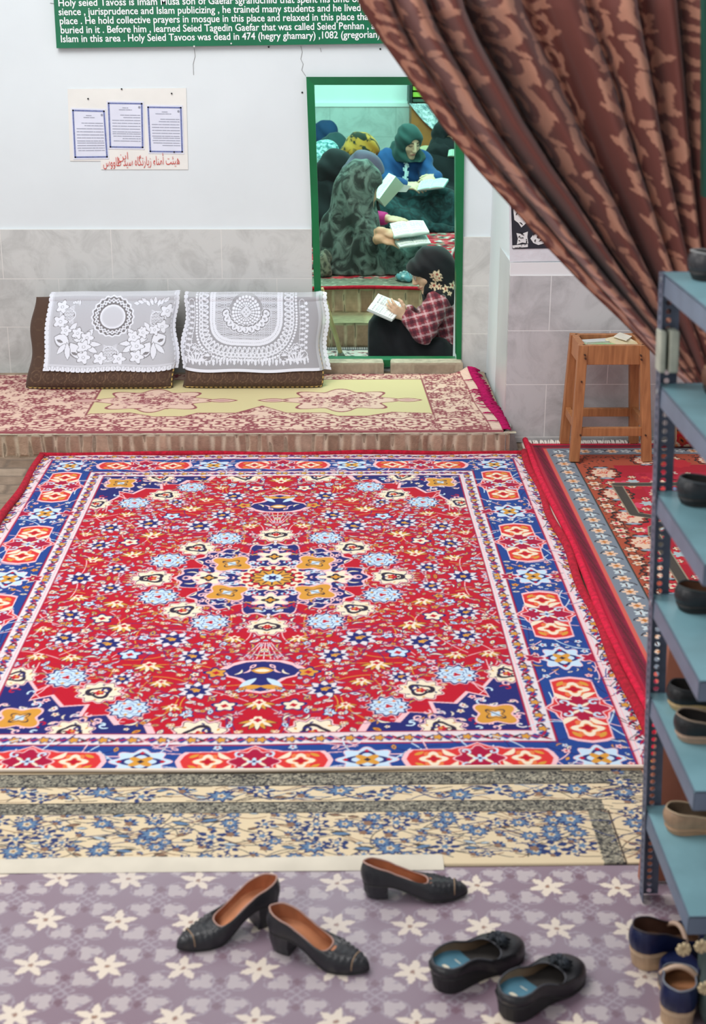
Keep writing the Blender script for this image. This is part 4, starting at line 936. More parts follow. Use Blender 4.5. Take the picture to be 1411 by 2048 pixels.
# ------------------------------------------------------------------ floor cushions with lace
M_cush = mat_attr('brown_brocade', rough=.85, spec=.25, bump=.3, bscale=350, sheen=.15)
M_lace = mat_attr('white_lace', rough=.8, spec=.2, alpha=True)
def cushion(label, xl, xr, ztop, seed, yb=7.05):
    R = random.Random(seed); n, m = 150, 90; bs = np.array(lin((80, 59, 48))); hi = np.array(lin((124, 98, 78)))
    c = Canvas(0, xr-xl, 0, .42, .0025, .0025, bs)
    for i in range(12):
        x = .05+i*.064
        c.ring(x, .062, .026, .0285, hi); c.spiral(x, .06, .016, .8, i, .0025, hi*.8)
        c.ring(x+.03, .022, .014, .016, hi*.7); c.ring(x, .125, .026, .028, hi*.7); c.ring(x, .30, .026, .028, hi*.55); c.spiral(x, .2, .02, .8, i, .0025, hi*.5)
    th = .15
    def S(u, v, side=1):
        f = np.power(np.clip(1-np.abs(u)**5, 0, 1), .5)*np.power(np.clip(1-np.abs(v)**6, 0, 1), .5)
        x = xl+(xr-xl)*(u+1)/2+.010*np.sin(v*5+seed)*np.abs(u)**3+(-.012*u)*(v+1)/2; q = (v+1)/2
        z = .124+(ztop-.124)*q+.006*snoise(u*3, v*3, seed)*q; y = yb+.055+.265*q-side*(th*.5*f*(1-.15*q))+side*.006*snoise(u*4, v*3, seed+1)*f
        return np.stack([x, y, z], -1)
    U, V = np.meshgrid(np.linspace(-1, 1, n), np.linspace(-1, 1, m))
    fr_, bk = S(U, V, 1), S(U[:, ::-1], V, -1)
    th_ = np.concatenate([fr_, bk], 1)
    col = np.concatenate([sample(c.a, (V+1)/2, (U+1)/2), np.broadcast_to(bs, fr_.shape)], 1)
    root = thing('cushion', label, 'cushion', ((xl+xr)/2, yb+.05, .122), 'brown floor cushions')
    ob = gridobj('cover', th_, M_cush, root, col=col, wrapx=True)
    # rope trim round the front
    t = np.linspace(-.97, .97, 80); e = .985
    loop = np.concatenate([S(t, -e+0*t), S(e+0*t, t)]); loop[:, 1] -= .004; loop[:, 2] = np.maximum(loop[:, 2], .127)
    # resample
    d = np.r_[0, np.cumsum(np.linalg.norm(np.diff(loop, axis=0), axis=1))]; s_ = np.arange(0, d[-1], .006); L = np.stack([np.interp(s_, d, loop[:, k]) for k in range(3)], -1)
    k = 6; T = np.gradient(L, axis=0); T /= np.linalg.norm(T, axis=1)[:, None]; N1 = np.cross(T, [0, 1., 0]); N1 /= np.maximum(1e-6, np.linalg.norm(N1, axis=1))[:, None]; N2 = np.cross(N1, T)
    A = np.linspace(0, 2*PI, k, endpoint=False)[None, :, None]; P = L[:, None]+0.0036*(N1[:, None]*np.cos(A)+N2[:, None]*np.sin(A))
    st = ((np.arange(len(L))[:, None]+np.arange(k)[None]//2) % 4 < 2)[..., None]; cc = np.where(st, np.array(lin((206, 170, 96))), np.array(lin((36, 28, 26))))
    tr_ = gridobj('rope_trim', P, M_cush, root, col=cc, wrapx=True); tr_['label'] = 'gold and black twisted cord'
    settle(root); return S
S1 = cushion('brown floor cushion under the flowered lace cloth with an oval medallion', -1.51, -.772, .535, 3)
S2 = cushion('brown floor cushion under the round-patterned lace cloth beside the doorway', -.735, -.030, .53, 5, 7.06)

def lace_sheet(name, label, S, c, u0, u1, v0, over, hang=0.0, seed=1, extra=0.0):
    """Lace from v0 up the front of a cushion, over its top edge and a little way down behind."""
    n, m = 380, 270; a = c.a
    q = np.linspace(0, 1, m); U, Q = np.meshgrid(np.linspace(u0, u1, n), q)
    tot = (1-v0)+over; V = v0+Q*tot
    Vf = np.minimum(V, .93); P = S(np.clip(U, -1, 1), Vf, 1)
    o = np.clip((V-.93)/max(1e-6, over+.07), 0, 1)[..., None]
    Ptop = S(np.clip(U, -1, 1), .93+0*V, 1)
    ang = np.clip(o[..., 0]*1.5, 0, 1)*PI*.5
    P = np.where(o > 0, Ptop+np.stack([0*U, .05*(1-np.cos(ang))+.05*np.clip(o[..., 0]-.4, 0, 1), .030*np.sin(ang)], -1), P)
    P[..., 1] -= .009+.004*np.clip(.5+snoise(U*6, V*5, seed), 0, 1)
    P[..., 2] += .004*o[..., 0]
    # free part beyond the cushion side hangs down
    fx = np.clip(np.abs(U)-1, 0, 9)*np.sign(U)
    P[..., 0] += fx*.37; P[..., 1] += np.abs(fx)*.25; P[..., 2] -= np.abs(fx)*.10*(1+.6*snoise(U*9, V*4, seed+4))
    P[..., 2] += hang*np.sin(U*7)*(1-Q)
    o_ = gridobj(name, P, M_lace, None, col=a[::1][np.minimum((Q*(a.shape[0]-1)).astype(int), a.shape[0]-1), np.minimum(((U-u0)/(u1-u0)*(a.shape[1]-1)).astype(int), a.shape[1]-1)])
    tag(o_, label, 'lace cloth', 'lace cloths on the floor cushions'); return o_
LW = lin((232, 234, 244))
def A(a): return (*LW, a)
def scallop(c, W_, H_, left, right, bottom, r, sol=.92):
    if bottom:
        c.rect(0, W_, 0, r*.55, A(0))
        for i in range(int(W_/(2*r))+2): c.flower(i*2*r, r, r*1.08, 1, 0, A(sol))
    if left:
        c.rect(0, r*.5, 0, H_, A(0))
        for i in range(int(H_/(2*r))+2): c.flower(r, i*2*r+r*.6, r*1.08, 1, 0, A(sol))
    if right:
        c.rect(W_-r*.5, W_, 0, H_, A(0))
        for i in range(int(H_/(2*r))+2): c.flower(W_-r, i*2*r+r*.6, r*1.08, 1, 0, A(sol))
def lace_bouquet():
    W_, H_ = .64, .43; c = Canvas(0, W_, 0, H_, .0012, .0012, A(.50), 4); k = .00058
    X = lambda x: (x-245)*k; Y = lambda y: .362-(y-80)*k*.92
    # net
    net = ((np.floor(c.x/.0036)[None, :]+np.floor(c.y/.0036)[:, None]) % 2 == 0); c.a[net] = A(.70); 
    def fl(x, y, r, n=5): c.flower(X(x), Y(y), r*k*1.12, n, .25, A(.25)); c.flower(X(x), Y(y), r*k, n, .25, A(.95)); c.ring(X(x), Y(y), r*k*.2, r*k*.3, A(.5))
    def lf(x, y, l, wd, a): c.leaf(X(x), Y(y), l*k*1.1, wd*k*1.25, -a, A(.3)); c.leaf(X(x), Y(y), l*k, wd*k, -a, A(.93))
    cx, cy = X(810), Y(232)
    c.flower(cx, cy, 180*k, 20, .03, A(.95)); c.flower(cx, cy, 166*k, 20, .03, A(.22))
    for i in range(24): c.flower(cx+140*k*math.cos(i*PI/12), cy+140*k*math.sin(i*PI/12), 17*k, 4, .15, A(.95), i*PI/12); c.flower(cx+140*k*math.cos(i*PI/12), cy+140*k*math.sin(i*PI/12), 8*k, 4, .1, A(.4))
    c.flower(cx, cy, 118*k, 1, 0, A(.22)); c.flower(cx, cy, 108*k, 1, 0, A(.95)); c.flower(cx, cy, 94*k, 1, 0, A(.72)); c.ring(cx, cy, 84*k, 94*k, A(.8))
    for hx, hy in ((425, 210), (1190, 255), (795, 590)):
        c.flower(X(hx), Y(hy), 68*k, 3, .08, A(.9)); c.flower(X(hx), Y(hy), 58*k, 3, .08, A(.12))
        for i in range(-4, 5):
            c.line([(X(hx-55), Y(hy+i*14-30)), (X(hx+55), Y(hy+i*14+30))], 6*k, A(.85)); c.line([(X(hx-55), Y(hy+i*14+30)), (X(hx+55), Y(hy+i*14-30))], 6*k, A(.85))
    for f in ((375, 135, 45), (372, 275, 50), (1265, 185, 50), (1235, 335, 48), (710, 630, 46), (870, 640, 46)): fl(*f)
    for s, ox in ((1, 0), (-1, 1590)):
        B = lambda x: ox+s*x
        for x, y, l, wd, a in ((640, 490, 160, 46, .1), (610, 400, 130, 50, -.9), (520, 380, 110, 60, -1.3), (480, 330, 110, 40, -1.0), (560, 460, 150, 50, .2), (390, 455, 130, 110, .4), (510, 555, 170, 90, 1.0), (440, 560, 150, 46, 1.5), (390, 540, 120, 40, 2.2), (640, 540, 120, 44, .6)):
            lf(B(x), y, l, wd, a if s > 0 else PI-a)
        for x, y, r in ((520, 385, 42), (600, 430, 46), (575, 515, 50), (575, 615, 48), (420, 360, 40)): fl(B(x), y, r, 5)
        for x, y in ((375, 465), (500, 580)): c.leaf(X(B(x)), Y(y), 60*k, 26*k, (-.4 if s > 0 else .4), A(.25))
    for i in range(9): lf(1010+i*30, 105-i % 3*12, 60, 26, .3*i)
    for i in range(4): lf(480+i*14, 100, 50, 18, .5*i)
    scallop(c, W_, .43, True, True, True, .012); c.rect(.022, .03, .02, .43, A(.7)); c.rect(.02, W_, .026, .036, A(.75))
    for i in range(50): c.leaf(i*.013, .016, .02, .003, PI/2+.3*math.sin(i), A(.55))
    return c
def lace_round():
    W_, H_ = .80, .43; c = Canvas(0, W_, 0, H_, .0012, .0012, A(.40), 4); k = .00059
    X = lambda x: (x-75)*k; Y = lambda y: .360-(y-75)*k*.88
    cx, cy = X(668), Y(172)
    def arch(hw, depth, wd, al):   # U shape: half width and depth in crop pixels
        th = np.linspace(0, PI, 60); s = 3.0
        P = [(cx-hw*k, .44)]+[(cx-hw*k*np.sign(math.cos(t))*abs(math.cos(t))**(2/s), cy-depth*k*abs(math.sin(t))**(2/s)) for t in th]+[(cx+hw*k, .44)]
        c.line(P, wd*k, A(al)); return P
    def along(P, step):
        P = np.array(P); d = np.r_[0, np.cumsum(np.hypot(*np.diff(P, axis=0).T))]; s = np.arange(0, d[-1], step*k); T = np.gradient(P, axis=0)
        return [(np.interp(q, d, P[:, 0]), np.interp(q, d, P[:, 1]), math.atan2(np.interp(q, d, T[:, 1]), np.interp(q, d, T[:, 0]))) for q in s]
    # dense inner net
    Pn = [(cx-300*k, .44)]+[(cx-300*k*np.sign(math.cos(t))*abs(math.cos(t))**.66, cy-262*k*abs(math.sin(t))**.66) for t in np.linspace(0, PI, 50)]+[(cx+300*k, .44)]
    c.poly(Pn, A(.78)); w = c.win(cx-300*k, cx+300*k, 0, .44); X2, Y2 = np.broadcast_arrays(w[1], w[2]); g = c.a[w[0]]
    h = ((np.mod(X2/.0066+np.floor(Y2/.0058)*.5, 1) < .45) & (np.mod(Y2/.0058, 1) < .5)) & (g[..., 3] > .75); g[h] = A(.12)
    arch(318, 272, 52, .92)
    for x, y, a in along(arch(318, 272, 1, .92), 17): c.leaf(x, y, 10*k, 5*k, a, A(.35))
    for x, y, a in along(arch(395, 345, 1, .3), 44):
        c.ring(x, y, 17*k, 26*k, A(.92), sx=.8, sy=1.5, rot=a); c.leaf(x, y, 70*k, 10*k, a+1.2, A(.9), 10*k)
    arch(440, 392, 10, .9)
    for x, y, a in along(arch(430, 380, 1, .5), 36): c.flower(x, y, 22*k, 1, 0, A(.9)); c.flower(x, y, 10*k, 1, 0, A(.5))
    for x, y, a in along(arch(470, 420, 1, .35), 26): c.flower(x, y, 10.5*k, 1, 0, A(.97))
    for r, n, q in ((122, 24, 13), (96, 22, 11), (72, 20, 9), (56, 18, 6)):
        if r == 122: c.flower(cx, cy, 160*k, 1, 0, A(.42))
        for i in range(n): c.flower(cx+r*k*math.cos(i*2*PI/n), cy+r*k*math.sin(i*2*PI/n), q*k, 1, 0, A(.97))
    c.flower(cx, cy, 44*k, 4, .12, A(.85)); 
    for i in range(4): c.flower(cx+18*k*math.cos(i*PI/2), cy+18*k*math.sin(i*PI/2), 6*k, 1, 0, A(.3))
    for i in range(11):
        a = PI+.12+i*(PI-.24)/10; x, y = cx+190*k*math.cos(a)*1.0, cy+165*k*math.sin(a)+10*k
        c.flower(x, y, 46*k, 1, 0, A(.30)); c.ring(x, y, 41*k, 46*k, A(.9))
    for i in range(11):
        a = PI+.12+i*(PI-.24)/10; x, y = cx+190*k*math.cos(a)*1.0, cy+165*k*math.sin(a)+10*k
        c.flower(x, y, 30*k, 3, .10, A(.94), a)
        for j in (-1, 0, 1): c.leaf(x, y+j*7*k, 40*k, 5*k, a+.5*j, A(.35))
    for x in range(120, 1240, 64):
        c.ring(X(x), Y(600), 30*k, 36*k, A(.9), sx=1, sy=.8); c.flower(X(x), Y(655), 15*k, 1, 0, A(.9)); c.leaf(X(x+32), Y(650), 70*k, 16*k, PI/2, A(.88)); c.leaf(X(x), Y(680), 40*k, 22*k, PI/2, A(.9))
    for y in range(90, 560, 56):
        for x in (150, 1195): c.ring(X(x), Y(y), 30*k, 36*k, A(.88), sx=.8); c.flower(X(x-40 if x < 500 else x+40), Y(y), 13*k, 1, 0, A(.9)); c.leaf(X(x), Y(y+28), 70*k, 14*k, 0, A(.85))
    for x0, s in ((205, 1), (1140, -1)):
        for dx, dy in ((0, 545), (50, 590), (115, 610), (20, 600)):
            x, y = X(x0+s*dx), Y(dy); c.flower(x, y, 48*k, 9, .08, A(.35)); c.ring(x, y, 40*k, 48*k, A(.9), 9, .08)
            for j in range(6): c.leaf(x+18*k*math.cos(PI/2+(j-2.5)*.5), y+18*k*math.sin(PI/2+(j-2.5)*.5), 40*k, 8*k, PI/2+(j-2.5)*.5, A(.92))
        for j in range(7): a = .3+j*.42; c.leaf(X(x0+s*(10+60*math.cos(a))), Y(665-50*math.sin(a)), 110*k, 14*k, a if s > 0 else PI-a, A(.9))
    scallop(c, W_, .43, True, True, False, .011); c.rect(0, W_, 0, .014, A(.92)); c.rect(.74, .775, 0, .43, A(.6))
    return c
lace_sheet('lace_cloth', 'white lace cloth with an oval medallion and two bouquets on the left cushion', S1, lace_bouquet(), -.78, 1.04, -.58, .22, .004, 2)
lace_sheet('lace_cloth', 'white lace cloth with a half-round dotted pattern on the right cushion', S2, lace_round(), -1.03, 1.10, -.60, .22, -.003, 6)

# ------------------------------------------------------------------ wooden stool used as a book tray
M_wood = bpy.data.materials.new('oiled_wood'); M_wood.use_nodes = True
N, L = nodes_of(M_wood); b = N['Principled BSDF']; b.inputs['Roughness'].default_value = .5
tc = N.new('ShaderNodeTexCoord'); mp = N.new('ShaderNodeMapping'); mp.inputs['Scale'].default_value = (30, 30, 3); n_ = N.new('ShaderNodeTexNoise'); n_.inputs['Scale'].default_value = 2.2; n_.inputs['Detail'].default_value = 6
r_ = N.new('ShaderNodeValToRGB'); r_.color_ramp.elements[0].position = .3; r_.color_ramp.elements[0].color = (*lin((150, 96, 58)), 1); r_.color_ramp.elements[1].position = .7; r_.color_ramp.elements[1].color = (*lin((186, 126, 80)), 1)
L.new(tc.outputs['Object'], mp.inputs[0]); L.new(mp.outputs[0], n_.inputs['Vector']); L.new(n_.outputs['Fac'], r_.inputs['Fac']); L.new(r_.outputs['Color'], b.inputs['Base Color'])
st = thing('stool', 'square wooden stool with a sunken top holding loose booklets', 'stool', (1.27, 6.32, .0155))
T_ = {}
Yf, Yk = 6.185, 6.475
fl_b, fr_b = onz(1151, 929, .0155), onz(1298, 930, .0155); fl_b[1] = fr_b[1] = Yf
fl_t, fr_t = ony(1165, 689, Yf+.035), ony(1287, 690, Yf+.035)
zt_ = .5*(fl_t[2]+fr_t[2]); fl_t[2] = fr_t[2] = zt_
bl_b, br_b = fl_b+[0.0, Yk-Yf, 0], fr_b+[0.0, Yk-Yf, 0]; bl_t, br_t = fl_t+[0.0, Yk-Yf-.07, 0], fr_t+[0.0, Yk-Yf-.07, 0]
for a, t in ((fl_b, fl_t), (fr_b, fr_t), (bl_b, bl_t), (br_b, br_t)):
    MB().beam(a, t, .042, .040, up=(0, 1, 0)).build('leg', M_wood, st, bevel=.002)
def at_h(a, t, z): return a+(t-a)*(z-a[2])/(t[2]-a[2])
def rail(nm, p, q, z, h, th): 
    a, b_ = at_h(*p, z), at_h(*q, z); return MB().beam(a, b_, th, h).build(nm, M_wood, st, bevel=.0015)
Fl, Fr, Bl, Br = (fl_b, fl_t), (fr_b, fr_t), (bl_b, bl_t), (br_b, br_t)
for p, q, zz in ((Fl, Fr, .150), (Bl, Br, .165), (Fl, Bl, .175), (Fr, Br, .175)): rail('stretcher', p, q, zz, .038, .024)
for p, q in ((Fl, Fr), (Bl, Br), (Fl, Bl), (Fr, Br)): rail('apron', p, q, zt_-.043, .086, .028)
ct = (fl_t+br_t)/2; w = MB(); w.box(fl_t[0]+.01, fr_t[0]-.01, fl_t[1]+.01, bl_t[1]-.01, zt_-.055, zt_-.045); w.build('tray_floor', mat('dark_board', (92, 60, 40), rough=.8, noise=.2, nscale=20), st)
for x, y in ((1169, 710), (1170, 717), (1281, 711), (1282, 719), (1162, 763), (1160, 870), (1290, 870)): MB().disc(ony(x, y, Yf-.012 if y > 800 else Yf+.006), .004, 8, (0, 1, 0), .02).build('dowel', mat('dowel', (70, 40, 24), rough=.8), st)
settle(st)
def booklet(label, loc, rz, w_, h_, t, tilt, colr, cat='booklet', group='booklets in the stool tray', edge=(230, 228, 214)):
    root = thing('booklet', label, cat, loc, group)
    M = Matrix.Rotation(rz, 4, 'Z') @ Matrix.Rotation(tilt, 4, 'X')
    cv = MB(); cv.box(-w_/2, w_/2, -h_/2, h_/2, t, t+.0015); cv.box(-w_/2, w_/2, -h_/2, h_/2, 0, .0015); cv.box(-w_/2, -w_/2+.002, -h_/2, h_/2, 0, t)
    o1 = cv.build('cover', mat('booklet_%d_%d_%d' % colr, colr, rough=.5, noise=.05, nscale=20), root)
    pg = MB(); pg.box(-w_/2+.002, w_/2-.003, -h_/2+.003, h_/2-.003, .0015, t); o2 = pg.build('pages', mat('booklet_pages', edge, rough=.9, noise=.06, nscale=120), root)
    root.rotation_euler = M.to_euler(); return root
zb = zt_-.044
bks = [('thin white booklet lying at left in the stool tray', (-.045, .02, .012), .25, .15, .10, .008, -.10, (206, 210, 206)), ('pale green booklet at the front of the stool tray', (-.06, -.055, .004), -.12, .16, .07, .012, .05, (150, 190, 140)),
       ('worn cream booklet leaning on the others in the stool tray', (.055, .01, .016), .7, .12, .08, .008, .25, (220, 206, 170)), ('yellowed booklet lying open-edged at the right of the stool tray', (.085, -.03, .006), -.4, .11, .08, .008, .1, (206, 190, 150)),
       ('grey leaflet under the cream booklets in the stool tray', (.05, -.05, .001), .2, .12, .06, .005, .02, (170, 164, 150)), ('small white leaflet on top at right of the stool tray', (.07, .04, .030), 1.1, .09, .06, .004, .2, (226, 220, 204))]
for lb, d, rz, w_, h_, t, ti, colr in bks: booklet(lb, (ct[0]+d[0], ct[1]+d[1], zb+.014+d[2]), rz, w_, h_, t, ti, colr)

# rolled carpet lying against the wall beyond the stool
def rollcol(P): 
    R = np.random.RandomState(2); c = np.array([lin((150, 60, 34)), lin((40, 30, 28)), lin((206, 120, 70)), lin((196, 176, 150)), lin((160, 30, 40))])
    k = (np.floor(5*(1+snoise(P[..., 0], P[..., 1]*1.0+P[..., 2]*1.7, 3, 9, 60))).astype(int)) % 5; return c[k]
x0, x1 = onz(1349, 905)[0], 2.5; Yr, rr_ = 6.41, .062
n, m = 60, 120; th = np.linspace(0, 2*PI, n); xs = np.linspace(x0, x1, m); TT, XX = np.meshgrid(th, xs)
rad = rr_*(1+.06*np.sin(TT*3+1)+.03*snoise(XX, TT, 5, 6, 5))
P = np.stack([XX, Yr+rad*np.cos(TT), .016+rr_*1.02+rad*np.sin(TT)*.98], -1)
rl = thing('carpet_roll', 'rolled orange and black carpet against the wall right of the stool', 'rolled carpet', (x0+.3, Yr, .012))
gridobj('roll', P, M_rug, rl, col=rollcol(P))
t = np.linspace(0, 5.5*PI, 140); r = .008+(rr_-.010)*t/t[-1]; w = MB(); w.tube(np.stack([0*t+x0-.001, Yr+r*np.cos(t), .016+rr_*1.02+r*np.sin(t)], -1), .004, 6); e = w.build('rolled_end', mat('carpet_backing', (170, 140, 112), rough=1), rl, smooth=True)
settle(rl)
# ------------------------------------------------------------------ steel shoe rack at the right
M_teal = mat('blue_grey_enamel', (124, 166, 176), rough=.38, noise=.10, nscale=9)
M_lip = mat('grey_enamel', (104, 118, 138), rough=.45, noise=.10, nscale=12)
M_post = mat('dark_slotted_steel', (92, 98, 116), rough=.5, noise=.2, nscale=25)
rk = thing('shoe_rack', 'blue-grey slotted steel rack with six shelves at the right edge', 'rack', (.93, 2.65, .004))
XS, YN_, YF_ = .715, 2.43, 2.862
lean = lambda z: -.040*z
def flange(p0, ax, wd, z0, z1, ny, pitch=.0178):
    """Perforated strip: from p0 along ax, rising z0..z1 with the lean of the rack."""
    n = int((z1-z0)/pitch); V = []; F = []; ax = np.array(ax, float); lip = .010
    for k in range(n):
        za, zb = z0+k*pitch, z0+(k+1)*pitch; zc = (za+zb)/2
        def pt(u, z): return np.array(p0)+ax*u+np.array([lean(z), 0, z])
        b0 = len(V); u0, u1 = lip*.5, wd-lip*.5; uc = wd*.5
        sq = [(u0, za), (uc, za), (u1, za), (u1, zc), (u1, zb), (uc, zb), (u0, zb), (u0, zc)]
        V += [pt(*q) for q in sq]; rr = pitch*.34
        V += [pt(uc+rr*1.0*math.cos(a), zc+rr*math.sin(a)) for a in [(-135+45*i)*PI/180 for i in range(8)]]
        F += [(b0+i, b0+(i+1) % 8, b0+8+(i+1) % 8, b0+8+i) for i in range(8)]
        b1 = len(V); V += [pt(0, za), pt(u0, za), pt(u0, zb), pt(0, zb), pt(u1, za), pt(wd, za), pt(wd, zb), pt(u1, zb)]
        F += [(b1, b1+1, b1+2, b1+3), (b1+4, b1+5, b1+6, b1+7)]
    return V, F
for (px_, py_, sx_, sy_) in ((XS, YF_, 1, -1), (XS+.062, YN_-.0015, 1, -1), (1.17, YF_, -1, -1), (1.17, YN_, -1, 1)):
    w = MB(); w.add(*flange((px_, py_, 0), (sx_, 0, 0), .042, .006, 1.452, 0)); w.add(*flange((px_, py_, 0), (0, sy_, 0), .036, .006, 1.452, 0))
    po_ = w.build('post', M_post, rk); s = po_.modifiers.new('gauge', 'SOLIDIFY'); s.thickness = .002; s.offset = 0
for z in (1.448, 1.221, .991, .758, .524, .242):
    dx = lean(z); x0, x1, y0, y1, h = XS+.003+dx, 1.168+dx, YN_+.003, YF_-.004, .042
    w = MB(); w.box(x0, x1, y0, y1, z-.0025, z)
    sh = w.build('shelf', M_teal, rk)
    e = MB(); e.box(x0, x0+.003, y0, y1, z-h, z+.001); e.box(x1-.003, x1, y0, y1, z-h, z+.001); e.box(x0, x1, y0, y0+.003, z-h, z+.001); e.box(x0, x1, y1-.003, y1, z-h, z+.001)
    lp = e.build('shelf_lip', M_lip, sh, bevel=.002); lp['label'] = 'grey folded lip'
    bt = MB(); bt.disc((x0-.003, y1-.02, z-.012), .006, 8, (1, 0, 0), .006); bt.build('bolt', mat('bolt_zinc', (190, 196, 204), rough=.3, metal=.8), sh)
w = MB(); z0_, z1_ = 1.250, 1.335
for x0_, x1_ in ((-.003, .010), (.016, .036)):
    w.hexa([(XS+x0_+lean(z0_), YF_-.040, z0_), (XS+x1_+lean(z0_), YF_-.040, z0_), (XS+x1_+lean(z0_), YF_+.003, z0_), (XS+x0_+lean(z0_), YF_+.003, z0_), (XS+x0_+lean(z1_), YF_-.040, z1_+.004), (XS+x1_+lean(z1_), YF_-.040, z1_), (XS+x1_+lean(z1_), YF_+.003, z1_), (XS+x0_+lean(z1_), YF_+.003, z1_)])
tw = w.build('tape_wrap', mat('pale_tape', (182, 184, 168), rough=.7, noise=.12, nscale=30), rk, bevel=.004); tw['label'] = 'pale strip wrapped around the post'
settle(rk)

# ------------------------------------------------------------------ curtain
HEM = np.array([(690, -60), (722, 20), (760, 82), (810, 152), (880, 250), (950, 335), (1020, 410), (1090, 488), (1160, 562), (1240, 640), (1312, 716), (1372, 772), (1430, 818)], float)
Yc = 3.1
hem = np.array([ony(x, y, Yc) for x, y in HEM]); rgt = np.array([ony(1500-60*min(1, max(0, (y+60)/880)), y, Yc) for x, y in HEM])
nV, nU = 300, 520
v = np.linspace(0, 1, nV); kv = np.linspace(0, 1, len(HEM))
Hh = np.stack([np.interp(v, kv, hem[:, k]) for k in range(3)], -1)[:, None]; Rg = np.stack([np.interp(v, kv, rgt[:, k]) for k in range(3)], -1)[:, None]
u = np.linspace(0, 1, nU)[None, :]; vv = v[:, None]
ue = u+.012*np.sin(vv*5+u*9)
P = Hh*(1-u[..., None])+Rg*u[..., None]
wid = (1-.62*vv)                       # folds tighten towards the tie
ph = 2*PI*(9.2*u+.35*np.sin(u*7)+.25*np.sin(vv*3+u*5))
fold = np.sin(ph)+.35*np.sin(2*ph+.8)+.3*np.sin(2*PI*4.1*u+1.3*vv+.4)
sm = np.clip(u*14, 0, 1)*np.clip(.35+u*3, 0, 1)
deep = .048+.045*np.exp(-((u-.22)/.13)**2)
fold = np.where(fold > 0, fold*1.25, fold*.8)
P[..., 1] += deep*fold*sm*(.95-.25*vv)-.05*vv*u
P[..., 0] += .010*np.cos(ph)*sm; P[..., 2] += .0035*np.sin(u*40+vv*8)
bl_ = np.clip((vv-.55)/.45, 0, 1); P[..., 1] -= .05*bl_*np.exp(-((u-.75)/.35)**2)
# damask: scrolls on a tan ground
g0, d0, m0 = lin((206, 146, 122)), lin((126, 70, 62)), lin((160, 100, 88))
CW, CH = .26, .36; c = Canvas(0, CW, 0, CH, .002, .002, g0)
c.a[:] = d0
def scroll(x, y, s, flip, a0):
    for ox in (-CW, 0, CW):
        for oy in (-CH, 0, CH):
            X_, Y_ = x+ox, y+oy; t = np.linspace(0, 1, 34); th_ = a0+flip*t*2.3*PI; R_ = s*(1.15-.90*t)
            pts = list(zip(X_+R_*np.cos(th_), Y_+R_*np.sin(th_)))
            for i in range(len(pts)-1): c.line(pts[i:i+2], s*(.46-.14*t[i]), g0)
            c.flower(*pts[-1], s*.17, 1, 0, g0)
            for k in range(5):
                a = a0+flip*(-.1+.34*k)*PI; q = s*(1.38-.13*k); c.leaf(X_+q*math.cos(a), Y_+q*math.sin(a), s*.72, s*.34, a+flip*1.0, g0)
            for k in range(2):
                a = a0+flip*(.5+.5*k)*PI; c.leaf(X_+s*.62*math.cos(a), Y_+s*.62*math.sin(a), s*.5, s*.2, a+flip*1.4, m0)
for i in range(2):
    for j in range(4):
        scroll((i+.5)*CW/2, (j+.25+.5*i)*CH/4, .043, 1 if i else -1, (2.6 if i else .4)+.5*(j % 2))
im = c.a
fu = (u*1.0*(1-.25*vv)+.10*vv) % CW; fv = ((1-vv)*1.08+.25*u) % CH
col = im[np.minimum((fv/.002).astype(int), im.shape[0]-1), np.minimum((fu/.002).astype(int), im.shape[1]-1)]
col = np.where((u < .008)[..., None]*np.ones_like(vv)[..., None] > 0, np.array(lin((120, 70, 60))), col)
cu = gridobj('curtain', P, mat_attr('damask', rough=.62, spec=.3, bump=.15, bscale=700, sheen=.25), None, col=col)
tag(cu, 'brown damask curtain drawn aside across the upper right of the doorway', 'curtain')
# green outer door board beside the curtain
a = [ony(x, y, 2.99) for x, y in ((1407, -60), (1480, -60), (1480, 395), (1407, 395))]; a0_ = [p.copy() for p in a]
w = MB(); w.hexa([a[3], a[2], a[2]+[0, .03, 0], a[3]+[0, .03, 0], a[0], a[1], a[1]+[0, .03, 0], a[0]+[0, .03, 0]])
o = struct(w.build('door_1', mat('dark_green_paint', (30, 84, 70), rough=.5, noise=.1, nscale=8)))
# brown board leaning behind the rack
bb = onz(1277, 1764, .010); bt_ = ony(1341, 1255, 3.06)
w = MB(); w.hexa([bb, bb+[.40, 0, 0], bb+[.40, .022, 0], bb+[0, .022, 0], bt_, bt_+[.40, 0, 0], bt_+[.40, .022, 0], bt_+[0, .022, 0]])
bo = w.build('leaning_board', mat('terracotta_board', (158, 96, 74), rough=.6, noise=.15, nscale=6), bevel=.004)
tag(bo, 'terracotta brown board leaning behind the steel shoe rack', 'board')

